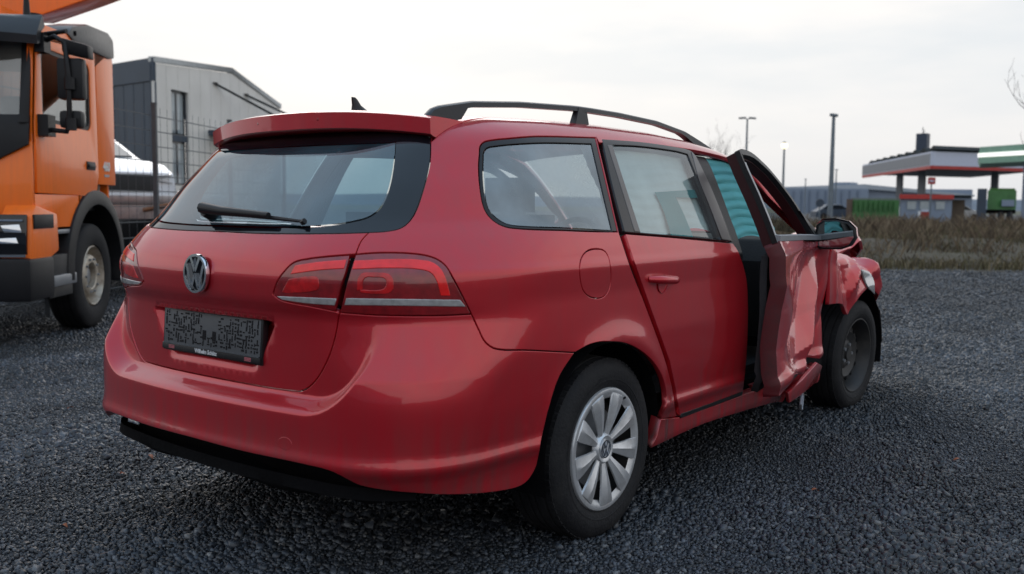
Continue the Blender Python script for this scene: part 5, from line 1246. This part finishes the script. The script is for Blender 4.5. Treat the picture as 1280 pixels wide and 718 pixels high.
# ================================================================== FILLING STATION AND FAR BUILDINGS
MT['fascia']=mat('pale_fascia',(.52,.55,.66),.5,var=.05); MT['fascia_red']=mat('red_fascia',(.42,.03,.025),.5); MT['concrete']=mat('column_grey',(.20,.21,.23),.6); MT['solar']=mat('solar_panel',(.016,.022,.024),.8,spec=.15); MT['green']=mat('green_paint',(.05,.16,.045),.5,var=.25,vs_=1.5); MT['lgreen']=mat('pale_green_fascia',(.24,.42,.31),.5); MT['steel_pole']=mat('galvanised_pole',(.15,.18,.21),.5,metal=.3)
MT['bluewall']=mat('blue_grey_wall',(.20,.245,.32),.6,var=.06,vs_=.1); MT['white_flat']=mat('white_enamel',(.70,.71,.73),.5)
def Z(y,x,d): return float(at(x,y,d).z)
def wallpair(p0,p1): p0=Vector(p0+(0,)); p1=Vector(p1+(0,)); d=(p1-p0); return p0,p1,d.normalized(),d.length
st=empty('station_canopy','large filling station canopy with pale fascia and red stripe on grey columns','canopy',gp(1160,80)+(0,)); sO=Vector(st.location)
A_,B_,C2=Vector(gp(1076,106)+(0,))-sO,Vector((0,0,0)),Vector(gp(1330,86)+(0,))-sO; D2=A_+C2
zb,zt=Z(211.5,1160,80),Z(190,1160,80)
b=MB(); b.prism([tuple(p+Vector((0,0,zb+.35))) for p in (A_,B_,C2,D2)],(0,0,zt-zb-.5)); newpart(b,'roof_slab',MT['concrete'],st)
for p,q in ((A_,B_),(B_,C2)):
    d=(q-p).normalized(); n=Vector((d.y,-d.x,0)); n=n if n.dot(Vector((EF[0],EF[1],0)))<0 else -n; ext=d*.12
    b=MB(); b.prism([tuple(p+n*.02+Vector((0,0,zb+.285))),tuple(q+n*.02+ext+Vector((0,0,zb+.285))),tuple(q+n*.02+ext+Vector((0,0,zt))),tuple(p+n*.02+Vector((0,0,zt)))],n*.12); newpart(b,'fascia',MT['fascia'],st)
    b=MB(); b.prism([tuple(p+n*.01+Vector((0,0,zb))),tuple(q+n*.01+ext+Vector((0,0,zb))),tuple(q+n*.01+ext+Vector((0,0,zb+.27))),tuple(p+n*.01+Vector((0,0,zb+.27)))],n*.16); newpart(b,'red_stripe',MT['fascia_red'],st)
dAB=(B_-A_); 
for k in range(6):
    t=.06+.035*k; p=A_+dAB*t; n=Vector((dAB.y,-dAB.x,0)).normalized(); n=n if n.dot(Vector((EF[0],EF[1],0)))<0 else -n
    b=MB(); b.prism([tuple(p+n*.14+Vector((0,0,zb+.75))),tuple(p+dAB*.026+n*.14+Vector((0,0,zb+.75))),tuple(p+dAB*.026+n*.14+Vector((0,0,zb+1.15))),tuple(p+n*.14+Vector((0,0,zb+1.15)))],n*.05); newpart(b,'sign_mark',MT['fascia_red'],st)
for x,d,w in ((1123.5,96,.27),(1151,90,.30),(1242,92,.30),(1300,90,.30)):
    q=Vector(gp(x,d)+(0,))-sO; b=MB(); b.box(q.x-w,q.x+w,q.y-w,q.y+w,-.2,zb+.4); newpart(b,'column',MT['concrete'],st)
# tilted solar panels in rows on the canopy roof
ns_=9
for k in range(ns_):
    p=A_+dAB*((k+.35)/ns_)+C2*.03; q=p+C2*.96; u=dAB/ns_*.9
    z0=zt+.04+.02*k
    b=MB(); b.prism([tuple(p+Vector((0,0,z0))),tuple(p+u*.9+Vector((0,0,z0))),tuple(p+u*.5+Vector((0,0,z0+.36)))],q-p); newpart(b,'solar_row',MT['solar'],st)
q=Vector(gp(1150,92)+(0,))-sO; b=MB(); b.box(q.x-.55,q.x+.55,q.y-.5,q.y+.5,zt,Z(168,1150,92)); b.tube([(q.x-.2,q.y,zt),(q.x-.2,q.y,Z(160,1150,92))],.04,n=6); b.tube([(q.x+.3,q.y,zt),(q.x+.3,q.y,Z(163,1150,92))],.04,n=6); newpart(b,'roof_stack',mat('blue_black_stack',(.03,.045,.075),.5),st)
# green canopy with lit strip
gc=empty('green_canopy','green canopy edge with a lit white strip at the right border','canopy',gp(1282,47)+(0,)); gO=Vector(gc.location)
p0=Vector(gp(1220,48)+(0,))-gO; p1=Vector(gp(1420,40)+(0,))-gO; gd=(p1-p0).normalized(); gn=(Vector(gp(1216,60)+(0,))-Vector(gp(1216,48)+(0,))).normalized()
zs=[Z(y,1220,48) for y in (203.5,198,192,189)]
def band(z0,z1,m,nm,o=0,th=.3,x0=0,taper=0): 
    b=MB(); b.prism([tuple(p0+gd*(x0+taper)-gn*o+Vector((0,0,z0))),tuple(p1-gn*o+Vector((0,0,z0))),tuple(p1-gn*o+Vector((0,0,z1))),tuple(p0+gd*x0-gn*o+Vector((0,0,z1)))],gn*th); return newpart(b,nm,m,gc)
band(Z(205,1220,48),Z(197,1220,48),MT['lgreen'],'fascia',0,6,.0,.15); band(Z(192.4,1220,48),Z(184.5,1220,48),MT['lgreen'],'fascia',0,6,.1,-.1)
ml,tl_,bl_=new_mat('lit_strip'); bl_.inputs['Emission Color'].default_value=(1,.98,.9,1); bl_.inputs['Emission Strength'].default_value=.9; bl_.inputs['Base Color'].default_value=(.8,.8,.8,1)
band(Z(197.2,1220,48),Z(192.2,1220,48),ml,'light_strip',.05,.4,-.06)
b=MB(); q=Vector(gp(1281,46)+(0,))-gO; b.box(q.x-.13,q.x+.13,q.y-.13,q.y+.13,-.2,Z(203,1281,46)); newpart(b,'column',MT['bluewall'],gc)
# kiosk
kk=empty('kiosk','low grey kiosk with a red band under its flat roof below the big canopy','kiosk',gp(1160,74)+(0,)); kO=Vector(kk.location)
def boxat(x0,x1,ya,yb,d0,d1,m,nm,par,O,k=1.0):
    """block whose front face spans pixel columns x0..x1 at depth d0, going back to d1"""
    q=[Vector(gp(x0,d0)+(0,)),Vector(gp(x1,d0)+(0,))]; xm=(x0+x1)/2; e=(Vector(gp(xm,d1)+(0,))-Vector(gp(xm,d0)+(0,))); z0,z1=(Z(yb,x0,d0) if yb is not None else -.3),Z(ya,x0,d0)
    b=MB(); b.prism([tuple(q[0]-O+Vector((0,0,z0))),tuple(q[1]-O+Vector((0,0,z0))),tuple(q[1]-O+Vector((0,0,z1))),tuple(q[0]-O+Vector((0,0,z1)))],e); return newpart(b,nm,m,par)
boxat(1126,1190,248.5,None,74,80,MT['bluewall'],'wall',kk,kO); boxat(1190,1206,250,None,76,80,mat('brown_board',(.09,.065,.045),.7),'side_wing',kk,kO)
boxat(1124,1192,243,248.7,73.7,74.3,MT['fascia_red'],'red_band',kk,kO); boxat(1124,1214,243.5,246,74.4,81,MT['solar'],'roof',kk,kO)
for x0 in (1134,1150,1170): boxat(x0,x0+11,252,262,73.93,73.99,MT['hglass'],'window',kk,kO)
# cabinet, litter bin, sign
cb=empty('cabinet','small white cabinet left of the kiosk','cabinet',gp(1118,70)+(0,)); boxat(1112,1125,257.5,None,70,71,MT['white_flat'],'body',cb,Vector(cb.location)); boxat(1111,1126,256,257.6,69.9,71.1,MT['bluewall'],'top',cb,Vector(cb.location))
rb=empty('fuel_post','red upright post box in the dry scrub before the kiosk','post box',gp(1156,50)+(0,)); boxat(1151,1162,265,None,50,50.5,mat('red_box',(.30,.04,.03),.6),'body',rb,Vector(rb.location)); boxat(1148,1151.5,264,None,50,50.3,MT['white_flat'],'side_plate',rb,Vector(rb.location)); boxat(1152,1161,262,265,50,50.4,MT['fascia'],'cap',rb,Vector(rb.location))
sg_=empty('red_sign','square red sign on a thin pole in front of the station columns','sign',gp(1163,62)+(0,)); sgO=Vector(sg_.location)
b=MB(); b.tube([(0,0,-.2),(0,0,Z(222,1163,62))],.05,n=8); newpart(b,'pole',MT['steel_pole'],sg_); boxat(1158.5,1168,222,230.5,61.9,62,MT['fascia_red'],'plate',sg_,sgO); boxat(1160.5,1166,225.5,227.5,61.85,61.89,MT['fascia'],'mark',sg_,sgO)
# green container, green lorry, cars
ct=empty('green_container','long green skip container with brownish end left of the kiosk','container',gp(1090,66)+(0,)); cO=Vector(ct.location)
boxat(1066,1124,250,None,66,69,MT['green'],'body',ct,cO); boxat(1058,1066,249,None,66.1,69,mat('rusty_end',(.13,.09,.07),.8),'end_wall',ct,cO); boxat(1064,1124,247.5,249.6,67,69,mat('tarpaulin',(.17,.19,.18),.8),'cover',ct,cO)
for i in range(9): boxat(1068+i*6.2,1069.2+i*6.2,251.5,264,65.85,65.99,MT['green'],'rib',ct,cO)
gt=empty('green_lorry','green high sided lorry with a dark front at the right border','truck',gp(1245,60)+(0,)); gO2=Vector(gt.location)
boxat(1221,1233,236,None,60,63,MT['clad_dark'],'cab',gt,gO2); boxat(1234,1270,238,262,60.3,64,MT['green'],'box_body',gt,gO2); boxat(1236,1268,235.5,238,61,63.5,mat('hedge_clippings',(.05,.14,.03),.9),'load',gt,gO2); boxat(1252,1268,250,258,60.1,60.28,MT['bluewall'],'panel',gt,gO2); boxat(1222,1270,262,267,60.6,62,MT['void'],'chassis',gt,gO2)
for x0 in (1226,1252,1263):
    q=Vector(gp(x0,60.4)+(0,))-gO2; b=MB(); b.lathe([(0,-.14),(.3,-.14),(.48,-.1),(.5,0),(.48,.12)],'y',20,(q.x,q.y,.5)); newpart(b,'wheel',MT['tyre'],gt)
def far_car(x,d,w,label,m,y_off=0):
    o=empty('parked_car',label,'car',gp(x,d)+(.02,),CYAW-PI/2,'cars parked by the filling station')
    pr=[(-w,.25),(-w,.75),(-w*.8,.92),(-w*.45,1.38),(w*.25,1.42),(w*.6,.98),(w*.97,.85),(w,.3)]
    b=MB(); secs=[[(p[0],y,p[1]*(1 if 0<y<1.7 else .96)) for p in pr] for y in (0,.15,1.55,1.7)]; b.sweep(None,secs); newpart(b,'body',m,o)
    b=MB(); b.prism([(-w*.66,-.01,.98),(w*.5,-.01,.98),(w*.2,-.01,1.34),(-w*.42,-.01,1.32)],(0,.03,0)); newpart(b,'window',MT['frit'],o)
    for k in (-.62,.62):
        b=MB(); b.lathe([(0,-.02),(.2,-.02),(.31,.0),(.32,.1),(.3,.2)],'y',20,(w*k,0,.32)); newpart(b,'wheel',MT['tyre'],o)
far_car(1046,84,1.8,'dark parked car beside the tall lamp post',MT['clad_dark'])
far_car(1203,92,1.9,'white parked car right of the kiosk',MT['white'])
# long pale hall far right, hills
fh=empty('distant_hall','long pale blue grey hall far behind the lamp posts','building',gp(1050,170)+(0,)); fO=Vector(fh.location)
boxat(975,1085,235.5,None,170,230,MT['bluewall'],'wall',fh,fO); boxat(1085,1215,236,None,172,230,MT['bluewall'],'wall',fh,fO)
q0,q1,q2=[Vector(gp(x,171)+(0,))-fO for x in (973,1080,1218)]; e=Vector((EF[0],EF[1],0))*58
b=MB(); b.prism([tuple(q0+Vector((0,0,Z(236,980,170)))),tuple(q1+Vector((0,0,Z(236.5,1080,170)))),tuple(q2+Vector((0,0,Z(246,1215,171)))),tuple(q2+Vector((0,0,Z(244,1215,171)))),tuple(q1+Vector((0,0,Z(230.5,1080,171)))),tuple(q0+Vector((0,0,Z(234,980,170))))],e); newpart(b,'roof',mat('pale_roof',(.34,.37,.41),.6),fh)
b=MB(); q=Vector(gp(1053,175)+(0,))-fO; b.box(q.x-2,q.x+2,q.y-2,q.y+2,Z(233,1053,175),Z(228.5,1053,175)); newpart(b,'roof_vent',MT['bluewall'],fh)
for k in range(10): boxat(982+k*10,982.6+k*10,238,None,169.7,169.95,mat('seam',(.16,.20,.27),.6) if k==0 else bpy.data.materials['seam'],'cladding_seam',fh,fO)
def hills():
    V=[];Fc=[];n=160
    for i in range(n+1):
        a=CYAW+RAD(75)-RAD(150)*i/n; h=9+5*noise.noise(Vector((i*.06,3,0)))+2*noise.noise(Vector((i*.3,9,0)))
        for r,z in ((900,-2),(960,h*.7),(1050,h*1.15),(1200,h*1.2)): V.append((CX+r*math.cos(a),CY+r*math.sin(a),z))
    for i in range(n):
        for j in range(3): k=i*4+j; Fc.append((k,k+1,k+5,k+4))
    b=MB(); b.add(V,Fc); o=b.build('hills',mat('hazy_woodland',(.12,.15,.19),.9,var=.2,vs_=.05),None,smooth=60); o['kind']='structure'
hills()
# ------------------------------------------------------------------ lamp posts and small signs
def lamp(x,ytop,d,r,label,kind):
    q=gp(x,d); zt=Z(ytop,x,d); o=empty('street_lamp',label,'street lamp',(q[0],q[1],-.1),CYAW,None)
    o['group']='lamp posts along the forecourt'
    b=MB(); b.tube([(0,0,0),(0,0,.9),(0,0,zt*.5),(0,0,zt)],[r*1.35,r*1.2,r,r*.7],n=10); newpart(b,'pole',MT['steel_pole'],o,smooth=50)
    if kind=='double':
        for sgn in (-1,1):
            b=MB(); b.tube([(0,0,zt),(0,sgn*.16,zt+.05)],.03,n=6); b.prism([(-.09,sgn*.1,zt+.03),(.09,sgn*.1,zt+.03),(.07,sgn*.52,zt+.0),(-.07,sgn*.52,zt+.0)],(0,0,.10)); newpart(b,'lamp_head',MT['clad_dark'],o,bevel=.01)
    elif kind=='globe':
        b=MB(); b.lathe([(0,-.02),(.10,.0),(.17,.12),(.15,.24),(.07,.30),(0,.31)],'z',18,(0,0,zt)); mm,tt,bb=new_mat('lit_globe'); bb.inputs['Base Color'].default_value=(.8,.75,.6,1); bb.inputs['Emission Color'].default_value=(1,.86,.58,1); bb.inputs['Emission Strength'].default_value=1.5; newpart(b,'lamp_globe',mm,o,smooth=60)
        b=MB(); b.lathe([(0,.30),(.11,.29),(.05,.36),(0,.37)],'z',14,(0,0,zt)); newpart(b,'lamp_cap',MT['clad_dark'],o,smooth=60)
    else:
        b=MB(); b.prism([(-.12,-.16,zt-.02),(.12,-.16,zt-.02),(.10,.16,zt+.02),(-.10,.16,zt+.02)],(0,0,.12)); newpart(b,'lamp_head',MT['steel_pole'],o,bevel=.02)
        b=MB(); b.box(-.11,-.08,-.06,.06,.9,1.3); newpart(b,'service_door',MT['clad_dark'],o)
lamp(931,148,58,.075,'grey lamp post with two flat heads just right of the car roof rail','double')
lamp(978,184,48,.065,'short lamp post with a small lit yellow globe head','globe')
lamp(1038,144,42,.105,'tallest lamp post, with one small square head, left of the filling station','tall')
lamp(1006,224,140,.10,'tiny distant lamp post between the globe lamp and the tall one','tall'); lamp(1044,212,120,.10,'thin distant mast close to the right of the tall lamp post','tall')
rs_=empty('round_sign','dark round sign seen from behind on a short post by the tall lamp','sign',gp(1025,46)+(0,),CYAW); b=MB(); zc=Z(254,1025,46); b.lathe([(0,0),(.2,0),(.2,.03),(0,.03)],'x',24,(0,0,0)); 
me=b.mesh('plate',MT['clad_dark'],40); 
pl=newo('plate',me,rs_); pl.location=(0,0,zc); b=MB(); b.tube([(.05,0,-.1),(.05,0,zc+.1)],.03,n=8); newpart(b,'post',MT['steel_pole'],rs_)
# ------------------------------------------------------------------ bare trees
def bare_tree(x,d,h,label,seed,spread=.55,dens=5,bare_to=.3):
    rnd=random.Random(seed); q=gp(x,d); o=empty('bare_tree',label,'tree',(q[0],q[1],-.1),0,None); bk=mat('bark_%d'%seed,(.17,.155,.15),.9)
    bt=MB(); bt.tube([(0,0,0),(.05,.02,h*.25),(.02,.06,h*.5)],[.03*h*.5,.022*h*.5,.014*h*.5],n=8); newpart(bt,'trunk',bk,o,smooth=50)
    bc=MB()
    def br(p,dv,l,r,lev):
        pts=[p];dd=dv.copy()
        for k in range(3): dd=(dd+Vector((rnd.uniform(-.25,.25),rnd.uniform(-.25,.25),rnd.uniform(-.05,.22)))).normalized(); pts.append(pts[-1]+dd*l/3)
        bc.tube(pts,[r,r*.8,r*.6,r*.35],n=4,cap=False)
        if lev<dens-1:
            for k in range(3 if lev<2 else 2):
                t=rnd.choice([1,2,3]); nd=(dd+Vector((rnd.uniform(-1,1),rnd.uniform(-1,1),rnd.uniform(-.2,.7)))*.75).normalized(); br(pts[t],nd,l*rnd.uniform(.55,.8),max(r*.5,.006),lev+1)
    for k in range(7):
        a=rnd.uniform(0,2*PI); z=h*rnd.uniform(bare_to,.5); br(Vector((.03,.04,z)),Vector((math.cos(a)*spread,math.sin(a)*spread,.8)).normalized(),h*.28,.05*h/8,0)
    newpart(bc,'crown',bk,o,smooth=50)
bare_tree(905,95,8.6,'bare twiggy tree top showing over the car roof edge',3)
bare_tree(1378,24,5.0,'bare branches of a leafless tree reaching in at the right border',8,.9)
# ------------------------------------------------------------------ dry scrub on the verge
def scrub():
    rs=np.random.RandomState(3); V=[];C=[]
    def blades(n,d0,d1,l0,l1,hmin,hmax,wid,clump):
        d=np.sqrt(rs.rand(n)*(d1*d1-d0*d0)+d0*d0); l=l0+(l1-l0)*rs.rand(n)
        if clump:
            cd=np.sqrt(rs.rand(clump)*(d1*d1-d0*d0)+d0*d0); cl=l0+(l1-l0)*rs.rand(clump); k=rs.randint(0,clump,n); 
            d=cd[k]+rs.randn(n)*.45; lat=cl[k]*cd[k]+rs.randn(n)*.45; hs=(.55+.6*rs.rand(clump))[k]
        else: lat=l*d; hs=np.ones(n)
        x=CX+EF[0]*d+ER[0]*lat; y=CY+EF[1]*d+ER[1]*lat; z=hgt(x,y)+.05
        h=(hmin+(hmax-hmin)*rs.rand(n)**1.6)*hs; a=rs.rand(n)*2*PI; w=wid*(.6+.8*rs.rand(n))
        lx,ly=rs.randn(n)*.35*h,rs.randn(n)*.35*h
        p0=np.stack([x-w*np.cos(a),y-w*np.sin(a),z-.05],1); p1=np.stack([x+w*np.cos(a),y+w*np.sin(a),z-.05],1); p2=np.stack([x+lx*.5+w*.6*np.cos(a),y+ly*.5+w*.6*np.sin(a),z+h*.6],1); p3=np.stack([x+lx,y+ly,z+h],1)
        return np.stack([p0,p1,p2,p3],1)
    def emit(name,Q,ramp):
        n=len(Q); F1=np.array([(0,1,2),(0,2,3)]); Fi=(F1[None]+4*np.arange(n)[:,None,None]).reshape(-1,3)
        me=bpy.data.meshes.new(name); me.vertices.add(n*4); me.vertices.foreach_set('co',Q.reshape(-1)); me.loops.add(len(Fi)*3); me.loops.foreach_set('vertex_index',Fi.reshape(-1).astype(np.int32)); me.polygons.add(len(Fi)); me.polygons.foreach_set('loop_start',np.arange(0,len(Fi)*3,3,dtype=np.int32)); me.update(calc_edges=True); me.materials.append(island_mat(name,ramp,.85,.2)); o=newo(name,me); o['kind']='stuff'
    emit('dry_grass',np.concatenate([blades(95000,17.4,30,-.03,1.0,.03,.16,.012,0),blades(48000,18,44,-.03,1.0,.08,.34,.014,480)]),[(0,(.045,.037,.022)),(.4,(.125,.100,.060)),(.7,(.095,.092,.045)),(1,(.28,.22,.14))])
    emit('dead_scrub',np.concatenate([blades(34000,26,46,-.03,1.0,.15,.66,.010,220),blades(14000,19.5,27,.05,1.0,.10,.45,.009,170)]),[(0,(.055,.042,.030)),(.5,(.135,.098,.068)),(.85,(.19,.145,.095)),(1,(.28,.22,.15))])
scrub()

# ------------------------------------------------------------------ unseen hall added behind the camera to darken reflections in the paintwork
bh=empty('added_reflection_hall','unseen blue grey hall added behind the camera for the paintwork to reflect','building',(-24,4,0)); wmB=Matrix(((0,0,1,0),(1,0,0,-30),(0,1,0,0),(0,0,0,1)))
for i in range(20):
    x0=i*3.0; wn=[rrect(x0+.6,x0+2.4,1.4,2.8,.05)] if i%2 else []
    newpart(plate2d([(x0+.02,-.3),(x0+2.98,-.3),(x0+2.98,4.6),(x0+.02,4.6)],wn,.15,wmB),'wall_panel',MT['bluewall'],bh,None)
    if wn: newpart(plate2d(wn[0],[],.03,wmB@Matrix.Translation((0,0,-.08))),'window',MT['hglass'],bh,None)
b=MB(); b.box(-14,.3,-30.3,30.3,4.6,4.9); newpart(b,'roof',MT['flash'],bh,None)
b=MB(); b.box(-14,-.3,-30,30,-.3,4.55); newpart(b,'core',MT['clad_dark'],bh,None)
